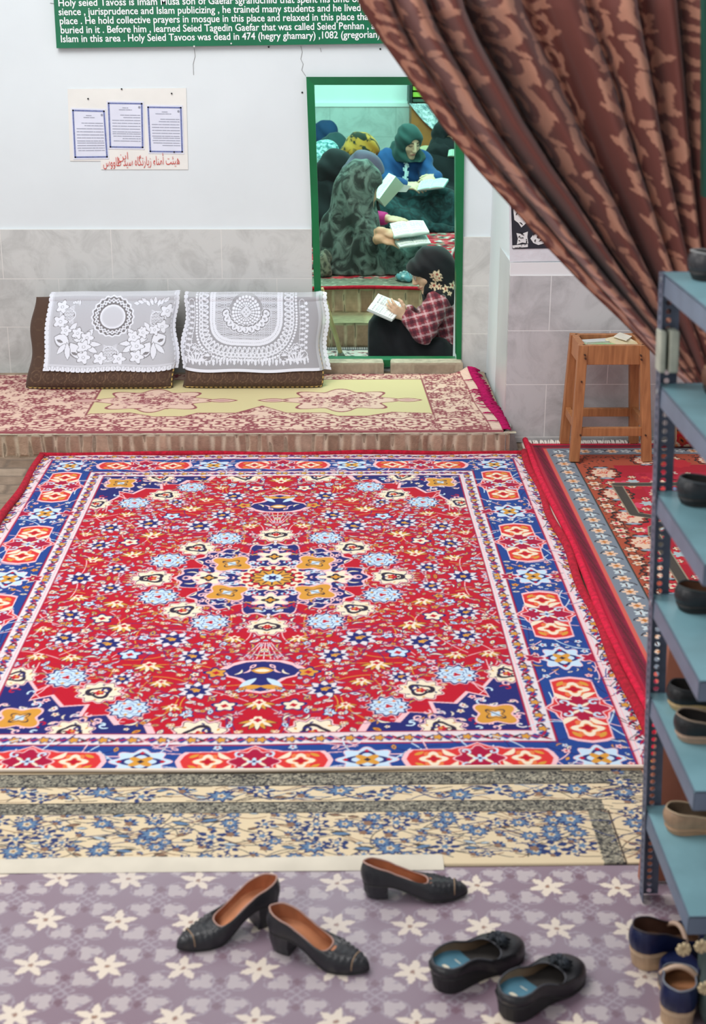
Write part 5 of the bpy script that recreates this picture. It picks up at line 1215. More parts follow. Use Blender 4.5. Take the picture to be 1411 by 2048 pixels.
# ------------------------------------------------------------------ shoes
def table(s, T):
    T = np.array(T, float); return np.interp(s, T[:, 0], T[:, 1])
def smst(x, a, b): t = np.clip((x-a)/(b-a), 0, 1); return t*t*(3-2*t)
WID = {'pump': [(0, .0), (.015, .34), (.05, .60), (.1, .74), (.18, .80), (.3, .76), (.42, .74), (.55, .88), (.66, 1.0), (.75, .95), (.84, .74), (.91, .52), (.96, .34), (.985, .20), (1, 0)],
       'round': [(0, .0), (.015, .36), (.05, .62), (.1, .78), (.18, .84), (.3, .80), (.42, .80), (.55, .92), (.68, 1.0), (.8, .97), (.88, .84), (.94, .62), (.975, .42), (.992, .22), (1, 0)]}
def shoe(label, heel, toe, z0, upper, lining, insole, group, kind='pump', Wd=.078, hh=.045, heelkind='block', open_=.62, rimh=(.047, .030, .032), toeh=.034, sole=.004, solecol=(34, 32, 32), topline=(176, 140, 128), pleats=False, bow=None, patch=None, L=None, roll=0.0, strap=None, cat='shoe', rimw=.88, pad=None):
    heel, toe = np.array(heel, float), np.array(toe, float); d = toe[:2]-heel[:2]; L = L or float(np.hypot(*d)); rz = math.atan2(d[1], d[0])
    root = thing('shoe', label, cat, (heel[0], heel[1], z0), group); root.rotation_euler = (roll, 0, rz)
    n = 120; th = np.linspace(0, 2*PI, n, endpoint=False); s = (1-np.cos(th))/2; sg_ = np.sign(np.sin(th)+1e-12)
    bf = lambda s: hh*(1-smst(s, .22, .66))+.006*smst(s, .86, 1.0)
    wf = lambda s: table(s, WID[kind])*Wd/2
    def outline(f=1.0, dz=0.0, s_=s): return np.stack([L*(.5+(s_-.5)*(1-(1-f)*.35)), sg_*wf(s_)*f, bf(s_)+dz], -1)
    b0 = outline(.96, sole); 
    sr = .012+(open_-.012)*s; q = np.clip(s, 0, 1)
    rw = np.maximum(wf(np.clip(sr, .0, 1))*rimw, 0)*np.power(np.clip(1-np.abs(2*q-1)**5, 0, 1), .42)
    rh = np.interp(q, [0, .12, .5, .8, 1], [rimh[0], rimh[0]*.97, rimh[1], rimh[1]*.98, rimh[2]])
    rim = np.stack([L*sr, sg_*rw, bf(sr)+sole+rh], -1)
    ctrl = outline(1.06, 0.0); zc = np.interp(s, [0, .3, .6, .8, 1], [rimh[0]*.55, rimh[1]*.62, rimh[1]*.8, toeh*1.15, toeh]); ctrl[:, 2] = bf(s)+sole+zc
    ctrl[:, 0] = np.where(s > .97, ctrl[:, 0]*1.0, ctrl[:, 0]); ctrl[:, 0] -= .006*(s < .06)
    def loft(A, B, C, t):
        t = t[:, None, None]; return (1-t)**2*A[None]+2*t*(1-t)*B[None]+t*t*C[None]
    t = np.linspace(0, 1, 22); G = loft(b0, ctrl, rim, t)
    if pleats:
        X = G[..., 0]/L; amp = smst(X, .60, .66)*(1-smst(X, .90, .96))*np.clip(t*5, 0, 1)[:, None]; G[..., 2] += .0030*np.sin((X*L+.35*np.abs(G[..., 1])**1.0*.0)/.0125*2*PI*.5*2)*amp
    M_u = mat('shoe_upper_%d_%d_%d' % upper, upper, rough=.36, noise=.12, nscale=40, bump=.12, bscale=220); M_li = mat('shoe_lining_%d_%d_%d' % lining, lining, rough=.7, noise=.12, nscale=30); M_in = mat('shoe_insole_%d_%d_%d' % insole, insole, rough=.65, noise=.12, nscale=24)
    M_so = mat('shoe_sole_%d_%d_%d' % solecol, solecol, rough=.6, noise=.1, nscale=30)
    up_ = gridobj('upper', G, M_u, root, wrapx=True)
    # lining and insole
    ins = outline(.90, sole+.003); rim_i = rim*[1, .965, 1]-[0, 0, .0006]; rim_i[:, 0] = L*(.5*open_)+(rim_i[:, 0]-L*.5*open_)*.985; ct2 = ctrl*[1, .93, 1]; ct2[:, 0] = L*.5+(ct2[:, 0]-L*.5)*.965; ct2[:, 2] -= .002+.012*smst(s, .55, .75)
    gridobj('lining', loft(ins, ct2, rim_i, np.linspace(0, 1, 12))[::-1], M_li, root, wrapx=True)
    m = 40; ss = np.linspace(.004, .996, m); cross = np.linspace(-1, 1, 11); I = np.stack([np.broadcast_to((L*(.5+(ss-.5)*.965))[:, None], (m, 11)), wf(ss)[:, None]*.93*cross[None], bf(ss)[:, None]+sole+.003+.004*np.abs(cross[None])**3], -1)
    io = gridobj('insole', I, M_in, root)
    if patch:
        w_ = MB(); k = slice(4, 13); ii = [3, 4, 5, 6, 7]
        for a in range(5, 12):
            pass
        pq = [I[int(m*.10)+j, 5]+[0, c_*.010, .0012] for j, c_ in ((0, -1), (6, -1), (6, 1), (0, 1))]; w_.add(pq, [(0, 1, 2, 3)]); w_.build('insole_label', mat('label_cream', (222, 214, 190), rough=.7), io)
    if pad:
        M_p = mat('shoe_pad', pad, rough=.6, noise=.1, nscale=20); gridobj('heel_pad', I[1:17]+[0, 0, .0010], M_p, io)
    # topline binding
    MB().tube(rim, .0021, 6, closed=True).build('topline', mat('topline_%d_%d_%d' % topline, topline, rough=.6), root, smooth=True)
    # sole
    lo, hi_ = outline(.955, 0.0), outline(.975, sole+.001); so = np.stack([lo, hi_], 0); w_ = MB(); k = n
    w_.add(list(lo)+list(hi_), [(i, (i+1) % k, (i+1) % k+k, i+k) for i in range(k)]+[(i, i+1, k-i-1, (k-i) % k) for i in range(1, k//2)])
    w_.build('sole', M_so, root, smooth=True)
    if heelkind in ('block', 'wedge'):
        se = .245 if heelkind == 'block' else .60
        sm_ = np.linspace(.006, se, 26); top = [(L*(.5+(x-.5)*.985), sgn*wf(x)*.94, bf(x)+.001) for sgn, xs_ in ((1, sm_), (-1, sm_[::-1])) for x in xs_]
        f = .80 if heelkind == 'block' else .93
        cx_ = L*(.02+se*.42); bot = [((x-cx_)*(.86 if heelkind == 'block' else .97)+cx_+.004, y*f, 0.0) for x, y, z in top]
        mid = [((a[0]+b[0])/2-(.003 if heelkind == 'block' else 0), (a[1]+b[1])/2*.96, (a[2]*.45+b[2]*.55)) for a, b in zip(top, bot)]
        k = len(top); w_ = MB(); w_.add(top+mid+bot, [(r*k+i, r*k+(i+1) % k, (r+1)*k+(i+1) % k, (r+1)*k+i) for r in (0, 1) for i in range(k)]+[tuple(2*k+i for i in range(k))])
        w_.build('heel', M_u if heelkind == 'block' else M_so, root, smooth=False)
    if pleats:
        w_ = MB(); S_ = G[:, :]; pts_ = []
        for sgn in (1, -1):
            pass
        X = G[..., 0]/L; line = []
        for i in range(n):
            col_ = X[:, i]
            if col_[0] > .865 > col_[-1]:
                tt = np.interp(-.865, -col_, t); line.append((th[i], np.array([np.interp(tt, t, G[:, i, k]) for k in range(3)])+[0, 0, .001]))
        line = [p for a, p in sorted(line, key=lambda q: q[1][1])]
        if len(line) > 2: w_.tube(line, .0012, 5); w_.build('stitch_band', mat('stitch_tan', (170, 140, 110), rough=.6), root, smooth=True)
    if bow:
        w_ = MB(); cpt = np.array([L*(open_+.045), 0, bf(open_+.05)+rimh[2]+.010])
        for a in (-.9, -.3, .3, .9, PI-.9, PI-.3, PI+.3, PI+.9):
            e = cpt+[.026*math.sin(a)*.7, .024*math.cos(a), .004]; w_.tube([cpt, (cpt+e)/2+[0, 0, .010], e, (cpt+e)/2+[0, 0, .001]], [.003, .006, .006, .003], 7)
        w_.tube([cpt-[0, .003, 0], cpt+[0, .003, .004]], .007, 8); b_ = w_.build('bow', mat('bow_cloth', bow, rough=.7, noise=.3, nscale=60), root, smooth=True)
    if strap:
        w_ = MB(); x = L*.50; a = np.linspace(-1, 1, 9); w_.tube([(x+.004*math.cos(q*1.5), q*wf(.5)*1.0, bf(.5)+sole+.030+.022*(1-q*q)) for q in a], .006, 6); w_.build('strap', mat('strap_%d_%d_%d' % strap, strap, rough=.5), root, smooth=True)
    return root
blk = (40, 40, 44); tan = (182, 118, 82); tan2 = (196, 128, 88)
G1 = 'black pleated pumps on the vinyl floor'
shoe('black pleated pump pointing left, its heel touching the other pump', (-.118, 2.790, 0), (-.352, 2.655, 0), .004, blk, tan, tan2, G1, hh=.055, pleats=True, Wd=.080, L=.252)
shoe('black pleated pump pointing right below the left-pointing pump', (-.134, 2.690, 0), (.080, 2.585, 0), .004, blk, tan, tan2, G1, hh=.045, pleats=True, Wd=.082, L=.242)
shoe('black pleated pump lying apart near the ivory carpet edge', (.072, 2.872, 0), (.318, 2.862, 0), .004, blk, tan, tan2, G1, hh=.030, pleats=True, Wd=.080, roll=-.16)
G2 = 'black wedge shoes with blue insoles'
shoe('black wedge shoe with blue heel pad and dark bow, behind its mate', (.213, 2.520, 0), (.395, 2.650, 0), .004, (34, 33, 36), (132, 108, 84), (60, 56, 54), G2, kind='round', Wd=.098, hh=.036, heelkind='wedge', open_=.68, rimh=(.022, .030, .040), toeh=.040, sole=.006, rimw=.95, topline=(70, 70, 76), bow=(44, 50, 58), patch=True, pad=(70, 120, 140), L=.248, solecol=(30, 28, 30))
shoe('black wedge shoe with blue heel pad and dark bow, nearest the camera', (.345, 2.425, 0), (.515, 2.575, 0), .004, (34, 33, 36), (150, 124, 98), (60, 56, 54), G2, kind='round', Wd=.098, hh=.036, heelkind='wedge', open_=.68, rimh=(.022, .030, .040), toeh=.040, sole=.006, rimw=.95, topline=(70, 70, 76), bow=(44, 50, 58), patch=True, pad=(70, 120, 140), L=.248, solecol=(30, 28, 30))
G3 = 'navy shoes with cream soles'
shoe('navy shoe with thick cream sole standing under the lowest shelf', (.640, 2.600, 0), (.835, 2.665, 0), .004, (20, 28, 66), (96, 66, 54), (150, 110, 84), G3, kind='round', Wd=.090, hh=.034, heelkind='wedge', open_=.70, rimh=(.052, .040, .040), toeh=.044, sole=.010, solecol=(184, 154, 124), topline=(60, 50, 54), strap=(190, 160, 140), L=.225)
shoe('navy shoe with thick cream sole in the bottom right corner', (.690, 2.385, 0), (.745, 2.590, 0), .004, (20, 28, 66), (104, 66, 46), (170, 116, 78), G3, kind='round', Wd=.090, hh=.034, heelkind='wedge', open_=.70, rimh=(.052, .040, .040), toeh=.044, sole=.010, solecol=(184, 154, 124), topline=(120, 124, 134), strap=(200, 170, 146), L=.225)
G4 = 'shoes on the steel rack'
def rs(label, pxy, ang, z, up, li, **k):
    p = onz(*pxy, z); L = k.pop('L', .22); h = p; t_ = p+np.array([L*math.cos(ang), L*math.sin(ang), 0])
    return shoe(label, h, t_, z+.001, up, li, li, G4, L=L, **k)
fl = dict(kind='round', hh=.012, heelkind='wedge', open_=.66, rimh=(.036, .028, .032), toeh=.04, Wd=.084, sole=.006)
rs('black shoe with silvery buckle side on the top shelf', (1374, 558), -.10, 1.448, (52, 50, 54), (60, 50, 48), topline=(150, 150, 150), strap=(190, 192, 196), **fl)
rs('bronze-brown shoe on the second shelf of the rack', (1402, 788), .0, 1.221, (116, 74, 54), (70, 46, 40), topline=(170, 130, 100), strap=(160, 110, 84), **fl)
rs('black open shoe on the third shelf of the rack', (1352, 1006), .0, .991, (40, 42, 46), (70, 66, 64), topline=(80, 84, 88), bow=(52, 54, 58), **fl)
rs('black shoe with brown lining on the fourth shelf of the rack', (1348, 1218), .0, .758, (36, 36, 40), (120, 82, 60), topline=(60, 66, 66), **fl)
rs('black shoe with tan sole at the back of the fifth shelf', (1332, 1414), .03, .524, (28, 28, 30), (50, 44, 42), topline=(40, 40, 42), solecol=(186, 156, 110), L=.20, **fl)
rs('black shoe with tan sole at the front of the fifth shelf', (1346, 1474), -.06, .524, (30, 30, 32), (50, 44, 42), topline=(150, 130, 112), solecol=(170, 140, 118), L=.20, **fl)
rs('tan slip-on shoe on the lowest shelf of the rack', (1326, 1660), .08, .242, (168, 136, 108), (120, 100, 80), topline=(190, 164, 134), solecol=(178, 140, 108), L=.205, **fl)

# flowered dark cloth bundle on the floor under the rack
s = SDF((.72, 2.28, -.0), (1.15, 2.66, .30), .007)
s.ell((.93, 2.46, .05), (.16, .12, .09), .03).ell((.85, 2.50, .09), (.085, .09, .07), .05).ell((.98, 2.42, .10), (.09, .09, .07), .05).ell((.80, 2.40, .05), (.05, .06, .05), .04)
s.wrinkle(lambda X, Y, Z: .006*np.sin(X*60+Y*30+np.sin(Z*40)*1.5)+.005*np.sin(Y*55-Z*35+X*15)).cut((0, 0, .006), (0, 0, -1))
M_fc = mat('dark_green_cloth', (66, 78, 76), rough=.85, noise=.2, nscale=16, bump=.2, bscale=90)
bg = thing('cloth_bundle', 'dark green cloth bundle with beige flowers in the bottom right corner', 'bag', (.92, 2.46, .006))
s.mesh('cloth', M_fc, bg)
for px_, py_ in ((1366, 1898), (1402, 1892), (1409, 1975)):
    c0 = ony(px_, py_, 2.385); w = MB()
    for k in range(8):
        a = k*PI/4; w.tube([c0+[.002*math.cos(a), 0, .002*math.sin(a)], c0+[.014*math.cos(a), -.003, .014*math.sin(a)]], [.003, .0045], 6)
    w.build('flower_print', mat('beige_print', (196, 176, 140), rough=.8), bg, smooth=True)
settle(bg)
# ------------------------------------------------------------------ the inner room: furnishings
K = ony
def V3(*a): return np.array(a, float)
def unit(v): v = np.array(v, float); return v/np.linalg.norm(v)
# carpet on the inner floor with a red bound edge over the step
c = Canvas(-1.4, 2.2, 0, 4.1, .006, .006, lin((120, 128, 112)))
R = random.Random(21)
for i in range(5200):
    x, y = R.uniform(-.5, 1.4), R.uniform(0, 4.0); g = y < .28
    cols = [(60, 66, 60), (176, 184, 164), (90, 96, 86)] if g else [(196, 30, 52), (226, 206, 200), (150, 20, 40), (210, 70, 84), (60, 30, 46), (200, 30, 50)]
    if g: c.leaf(x, y, R.uniform(.02, .04), .012, R.uniform(0, 3), lin(R.choice(cols)))
    else: c.flower(x, y, R.uniform(.016, .036), 5, .3, lin(R.choice(cols)))
ic = thing('carpet', 'red flowered carpet of the inner room with a red edge over the upper step', 'carpet', (.4, 10.5, IZ-.01))
X = np.linspace(-1.4, 2.2, 400); Y = np.linspace(8.60, 12.40, 500); XX, YY = np.meshgrid(X, Y)
Z = IZ+.002*snoise(XX, YY, 3, 6, 6); Z[0] -= .006
gridobj('pile', np.stack([XX, YY, Z], -1), M_rug, ic, col=sample(c.a, (YY-8.6)/4.1, (XX+1.4)/3.6))
xs = np.linspace(-1.4, 2.2, 60); e = MB().tube(np.stack([xs, 8.598+.004*np.sin(xs*9), IZ-.009+.004*np.sin(xs*7)], -1), .011, 8).build('red_edging', M_edge, ic, smooth=True); e['label'] = 'red bound edge'
settle(ic)
# small mat in the vestibule
c = Canvas(-.3, 1.0, 0, .6, .004, .004, lin((196, 190, 186)))
for i in range(900):
    x, y = R.uniform(-.3, 1.0), R.uniform(0, .5); c.leaf(x, y, R.uniform(.02, .05), .014, R.uniform(0, 3), lin(R.choice([(40, 36, 48), (150, 40, 60), (30, 30, 40), (220, 214, 206)])))
c.rect(-.3, 1, .5, .6, lin((70, 76, 84)))
for i in range(100): c.rect(-.3+i*.013, -.294+i*.013, .52, .58, lin((190, 196, 196)))
X = np.linspace(-.3, 1.0, 200); Y = np.linspace(7.74, 8.30, 110); XX, YY = np.meshgrid(X, Y)
mt = gridobj('mat', np.stack([XX, YY, .054+.001*snoise(XX, YY, 2, 5, 9)], -1), M_rug, None, col=sample(c.a, (YY-7.74)/.58, (XX+.3)/1.3))
tag(mt, 'black and white patterned mat on the floor just inside the doorway', 'mat')
# wooden cane leaning at the left of the doorway
cn = thing('cane', 'pale wooden stick with a flat foot leaning inside the left doorpost', 'stick', onz(683, 716, .055))
a, b_ = onz(682, 712, .06), K(643, 577, 7.83); a[1] = min(a[1], 8.1); m_ = (a+b_)/2
MB().tube([a, a*.75+b_*.25+[.002, 0, 0], m_, b_], [.0125, .0125, .012, .011], 12).build('shaft', mat('pale_cane', (190, 178, 124), rough=.5, noise=.12, nscale=18), cn, smooth=True)
MB().tube([a+[0, 0, -.004], a*.94+b_*.06], [.024, .014], 12).build('foot', mat('grey_green_tip', (116, 130, 116), rough=.7, noise=.1, nscale=20), cn, smooth=True)
w = MB(); t_ = b_*.86+a*.14; w.tube([t_-.01*unit(b_-a), t_+.01*unit(b_-a)], .0145, 12); w.build('ring', mat('cane_ring', (140, 122, 84), rough=.6), cn, smooth=True)
settle(cn)
# red velvet chair back peeping past the right doorpost
rc = thing('chair', 'red velvet chair with white piped back behind the right doorpost', 'chair', onz(915, 570, IZ))
s = SDF((.62, 8.70, .36), (1.10, 9.25, 1.0), .008); p0, p1 = K(911, 462, 8.85), K(913, 575, 8.82)
cx_ = K(898, 520, 8.85)[0]+.20
s.cap((cx_, 8.87, p0[2]-.20), (cx_, 8.85, p1[2]+.03), .195, .195, sc=(1, 4.5, 1)); s.cut((0, 0, IZ+.02), (0, 0, -1))
s.mesh('backrest', mat('red_velvet', (150, 16, 52), rough=.8, sheen=.4, noise=.12, nscale=30), rc)
th = np.linspace(PI*.25, PI*1.0, 30); zt2 = p0[2]-.20; pts_ = [(cx_+.197*math.cos(t), 8.832, zt2+.197*math.sin(t)) for t in th]+[(cx_-.197, 8.812, z) for z in np.linspace(zt2, IZ+.03, 8)[1:]]
e = MB().tube(pts_, .007, 8).build('piping', mat('white_piping', (214, 206, 206), rough=.7), rc, smooth=True)
settle(rc)
# bookcase at the far wall with a lace runner
bc = thing('bookcase', 'brown wooden bookcase against the far wall with books and a lace runner on top', 'bookcase', onz(850, 340, IZ))
xl = K(822, 240, 12.45)[0]; zt3 = K(822, 206, 12.45)[2]; M_bc = mat('brown_veneer', (160, 96, 44), rough=.5, noise=.12, nscale=10)
w = MB(); w.box(xl, xl+.9, 12.45, 12.78, IZ, zt3-.02); w.build('cabinet', M_bc, bc, bevel=.004)
w = MB(); w.box(xl-.015, xl+.92, 12.43, 12.78, zt3-.02, zt3); w.build('top_board', mat('dark_edge', (60, 40, 30), rough=.5), bc)
w = MB(); zz = K(818, 165, 12.45)[2]; w.box(xl-.02, xl+.004, 12.45, 12.78, zt3, zz+.15); w.box(xl-.02, xl+.9, 12.5, 12.78, zz+.15, zz+.17); w.build('shelf_frame', mat('black_frame', (22, 40, 36), rough=.5), bc)
settle(bc)
zc_ = zt3
for k, (h, colr, lab) in enumerate(((.038, (60, 84, 70), 'dark patterned book at the bottom of the pile on the bookcase'), (.052, (150, 186, 60), 'lime green book second from the bottom on the bookcase'), (.045, (166, 200, 70), 'lime green book third from the bottom on the bookcase'), (.055, (120, 190, 130), 'pale green book on top of the pile on the bookcase'))):
    bkk = thing('book', lab, 'book', (xl+.2, 12.6, zc_+.001), 'books piled on the bookcase')
    w = MB(); x0_, x1_ = xl+.012, xl+.40; w.box(x0_, x1_, 12.47, 12.70, zc_+.001, zc_+.007); w.box(x0_, x1_, 12.47, 12.70, zc_+h-.006, zc_+h); w.box(x0_, x1_, 12.47, 12.476, zc_+.001, zc_+h)
    w.build('cover', mat('bookcover%d' % k, colr, rough=.5, noise=.1, nscale=25), bkk); w = MB(); w.box(x0_+.004, x1_-.004, 12.476, 12.695, zc_+.007, zc_+h-.006); w.build('pages', mat('book_pages', (222, 216, 190), rough=.9), bkk); settle(bkk); zc_ += h+.002
# lace runner hanging as a point over the cabinet front
c = Canvas(0, .5, 0, .5, .004, .004, (*lin((226, 232, 236)), 1), 4)
for i in range(130):
    x, y = R.uniform(0, .5), R.uniform(0, .5); r = R.uniform(.014, .034); c.ring(x, y, r*.7, r, (*lin((120, 140, 150)), 1), 6, .1); c.flower(x, y, r*.3, 5, .2, (*lin((140, 160, 170)), 1))
tp = [K(818, 207, 12.43), K(912, 207, 12.43), K(885, 262, 12.425), K(876, 267, 12.425), K(850, 245, 12.43)]
q = np.linspace(0, 1, 50); U, Vv = np.meshgrid(np.linspace(0, 1, 60), q)
L0, L1, apex = tp[0], tp[1], K(876, 268, 12.42)
E0 = L0*(1-Vv[..., None])+apex*Vv[..., None]+np.array([0, 0, -.02])*np.sin(Vv[..., None]*PI); E1 = L1*(1-Vv[..., None])+apex*Vv[..., None]
P = E0*(1-U[..., None])+E1*U[..., None]; P[..., 1] -= .006+.006*np.sin(U*14)*Vv
lr = gridobj('lace_runner', P, M_lace, None, col=sample(c.a, Vv, U)); tag(lr, 'pale lace runner hanging in a point over the brown bookcase', 'lace cloth')
# ------------------------------------------------------------------ books
M_page = mat_attr('printed_page', rough=.8, spec=.2)
def page_art(seed, base=(236, 238, 240), ink=(150, 152, 160), nl=11):
    R = random.Random(seed); c = Canvas(0, 1, 0, 1, .02, .02, lin(base))
    for i in range(nl):
        y = .12+i*.78/nl; x = .1
        while x < .88: e = min(.9, x+R.uniform(.08, .3)); c.rect(x, e, y, y+.026, lin(ink)); x = e+.04
    return c.a
def open_book(label, A, B, C, D, t=.018, bulge=.012, cover=(70, 90, 80), group=None, base=(236, 238, 240), fold=.0, parent_lbl=None):
    """A-B is the left outer edge (near to far), C-D the right one; the gutter runs half way between them."""
    A, B, C, D = [np.array(p, float) for p in (A, B, C, D)]; g0_, g1_ = (A+C)/2, (B+D)/2
    nn = unit(np.cross(C-A, B-A)); nn = nn if nn[2] > 0 else -nn
    cen = (A+B+C+D)/4; root = thing('book', label, 'book', cen-nn*t, group)
    g0_, g1_ = g0_-nn*fold, g1_-nn*fold
    for (p0_, p1_, sd) in ((A, B, 1), (C, D, 2)):
        U, V_ = np.meshgrid(np.linspace(0, 1, 26), np.linspace(0, 1, 26))
        S_ = (g0_*(1-V_[..., None])+g1_*V_[..., None])*(1-U[..., None])+(p0_*(1-V_[..., None])+p1_*V_[..., None])*U[..., None]
        P = S_+nn*(bulge*np.sin(np.clip(U, 0, 1)**.6*PI)[..., None])
        Bt = S_[::-1]*1.0-nn*t*(1-.15*U[::-1])[..., None]
        allP = np.concatenate([P, Bt], 0); cc = np.concatenate([sample(page_art(sum(map(ord, label)) % 97+sd, base), V_, U), np.broadcast_to(np.array(lin(base))*.92, P.shape)], 0)
        V2 = allP.reshape(-1, 3); ny, nx = allP.shape[:2]; Q = gridq(ny, nx, False, True)
        side = []
        for i in (0, nx-1): side += [(r*nx+i, (r+1)*nx+i, (ny-2-r)*nx+i, (ny-1-r)*nx+i) for r in range(25)]
        npmesh('pages', V2, np.concatenate([Q, np.array(side)]), M_page, root, False, cc.reshape(-1, 3))
    w = MB(); k = -nn*(t+.0015)
    for (p0_, p1_) in ((A, B), (C, D)):
        o = [g0_+k, g1_+k, p1_+(p1_-g1_)*.03+k*.9, p0_+(p0_-g0_)*.03+k*.9]; w.add(o+[x-nn*.003 for x in o], [(0, 1, 2, 3), (7, 6, 5, 4), (0, 4, 5, 1), (1, 5, 6, 2), (2, 6, 7, 3), (3, 7, 4, 0)])
    w.build('cover', mat('cover_%d_%d_%d' % cover, cover, rough=.5), root); settle(root); return root

# ------------------------------------------------------------------ people
M_skin = mat('skin', (206, 160, 130), rough=.55, noise=.06, nscale=30, sub=.06)
M_skin2 = mat('skin_pale', (214, 176, 148), rough=.55, noise=.06, nscale=30, sub=.06)
M_brow = mat('brow_hair', (40, 30, 28), rough=.8); M_lips = mat('lip_skin', (176, 98, 92), rough=.5); M_eye = mat('eye_line', (50, 38, 36), rough=.5); M_eyew = mat('eye_white', (226, 220, 214), rough=.3)
def frame_of(f, u):
    f = unit(f); r = unit(np.cross(f, u)); return f, unit(np.cross(r, f)), r
def head(s, C, f, u, k=1.0):
    f, u, r = frame_of(f, u); ax = (r, f, u); q = lambda a, b, c: C+k*(r*a+f*b+u*c)
    s.ell(q(0, -.012, .030), (.074*k, .094*k, .086*k), .02*k, ax); s.ell(q(0, .022, -.028), (.060*k, .066*k, .092*k), .03*k, ax)
    s.ell(q(0, .066, -.098), (.026*k, .022*k, .020*k), .03*k, ax)
    for a in (-1, 1): s.ell(q(a*.036, .055, -.022), (.026*k, .026*k, .026*k), .02*k, ax); s.ell(q(a*.032, .098, .014), (.018*k, .020*k, .012*k), .008*k, ax, sub=True); s.ell(q(a*.076, -.01, -.005), (.012*k, .02*k, .032*k), .006, ax)
    s.cap(q(0, .088, .022), q(0, .108, -.026), .010*k, .013*k, .012*k); s.ell(q(0, .098, -.032), (.019*k, .012*k, .010*k), .008*k, ax)
    s.ell(q(0, .082, -.058), (.026*k, .014*k, .008*k), .006*k, ax); s.ell(q(0, .080, -.069), (.022*k, .014*k, .008*k), .006*k, ax)
    s.cap(q(0, -.02, -.06), q(0, -.035, -.19), .052*k, .058*k, .03*k)
def face_parts(C, f, u, parent, k=1.0, shut=True):
    f, u, r = frame_of(f, u); q = lambda a, b, c: C+k*(r*a+f*b+u*c)
    for a in (-1, 1):
        MB().tube([q(a*.014, .090, .031), q(a*.032, .089, .038), q(a*.050, .076, .031)], [.0028*k, .0036*k, .002*k], 6).build('eyebrow', M_brow, parent, smooth=True)
        e = MB().tube([q(a*.018, .083, .009), q(a*.032, .0855, .005), q(a*.047, .074, .009)], [.0022*k, .0034*k, .002*k], 6).build('eye', M_eye, parent, smooth=True)
    MB().tube([q(-.024, .083, -.062), q(-.008, .0955, -.060), q(.008, .0955, -.060), q(.024, .083, -.062)], [.002*k, .0055*k, .0055*k, .002*k], 8).build('mouth', M_lips, parent, smooth=True)
def hand(s, wrist, d, n, k=1.0, curl=.5, thumb=1, spread=.14):
    """Palm and five fingers: d points along the hand, n out of the back of it; thumb=+1/-1 picks its side."""
    d = unit(d); n = np.array(n, float); n = unit(n-d*(n@d)); sd = np.cross(d, n)*thumb; wrist = np.array(wrist, float)
    pc = wrist+d*.048*k; s.cap(wrist-d*.02*k, wrist+d*.01*k, .024*k, .024*k, .01)
    s.ell(pc, (.043*k, .050*k, .017*k), .012, (sd, d, n))
    for i, (o, L, rr) in enumerate(((.030, .070, .0088), (.011, .079, .0092), (-.009, .073, .0088), (-.028, .057, .0078))):
        p = wrist+(d*(.084-.004*abs(i-1))+sd*o)*k; dd = unit(d+sd*(o*spread/.03)); pts = [p-dd*.025*k, p]; ang = curl*.45
        for j, fr_ in enumerate((.44, .32, .24)):
            v = dd*math.cos(ang)-n*math.sin(ang); p = p+v*L*fr_*k; pts.append(p); ang += curl*(.55 if j == 0 else .45)
        s.chain(pts, [rr*k*1.05, rr*k*1.08, rr*k, rr*k*.92, rr*k*.80], .004)
    p = wrist+(d*.028+sd*.030-n*.004)*k; q1 = p+unit(d*.62+sd*.70-n*.25)*.034*k; q2 = q1+unit(d*.85+sd*.35-n*.35)*.028*k; q3 = q2+unit(d*.95+sd*.1-n*.4)*.022*k
    s.chain([p, q1, q2, q3], [.014*k, .0115*k, .0102*k, .0085*k], .008)
def folds(amp, fx, fy, fz, seed=0, wob=1.0):
    R = np.random.RandomState(seed+1); a = R.uniform(0, 6.3, 6)
    return lambda X, Y, Z: amp*(np.sin(fx*X+fy*Y+fz*Z+wob*np.sin(9*Z+7*X+a[0])+a[1])+.6*np.sin(1.9*fx*X-1.3*fy*Y+1.6*fz*Z+wob*1.4*np.sin(13*X+8*Y+a[2])+a[3])+.35*np.sin(31*Z+17*X+23*Y+a[4]))
def cloth(name, lo, hi, h, build, m, parent, wr=None, floor=IZ+.004, colfn=None):
    s = SDF(lo, hi, h); build(s)
    if wr: s.wrinkle(wr)
    if floor is not None: s.cut((0, 0, floor), (0, 0, -1))
    return s.mesh(name, m, parent, colfn)
def mottle(name, c1, c2, sc, rough=.8, det=4, pos=(.42, .60), sheen=.1):
    m = bpy.data.materials.new(name); m.use_nodes = True; N, L = nodes_of(m); b = N['Principled BSDF']; b.inputs['Roughness'].default_value = rough; b.inputs['Specular IOR Level'].default_value = .25; b.inputs['Sheen Weight'].default_value = sheen
    tc = N.new('ShaderNodeTexCoord'); n = N.new('ShaderNodeTexNoise'); n.inputs['Scale'].default_value = sc; n.inputs['Detail'].default_value = det; n.inputs['Distortion'].default_value = 1.4
    r = N.new('ShaderNodeValToRGB'); r.color_ramp.elements[0].position, r.color_ramp.elements[1].position = pos; r.color_ramp.elements[0].color = (*lin(c1), 1); r.color_ramp.elements[1].color = (*lin(c2), 1)
    L.new(tc.outputs['Object'], n.inputs['Vector']); L.new(n.outputs['Fac'], r.inputs['Fac']); L.new(r.outputs['Color'], b.inputs['Base Color']); return m
M_black = mat('black_cloth', (26, 27, 31), rough=.85, noise=.15, nscale=12, spec=.25, sheen=.06)
M_chador = mottle('mottled_chador', (40, 48, 46), (98, 116, 110), 11); M_dteal = mat('dark_teal_cloth', (30, 58, 62), rough=.85, noise=.12, nscale=10, sheen=.1)

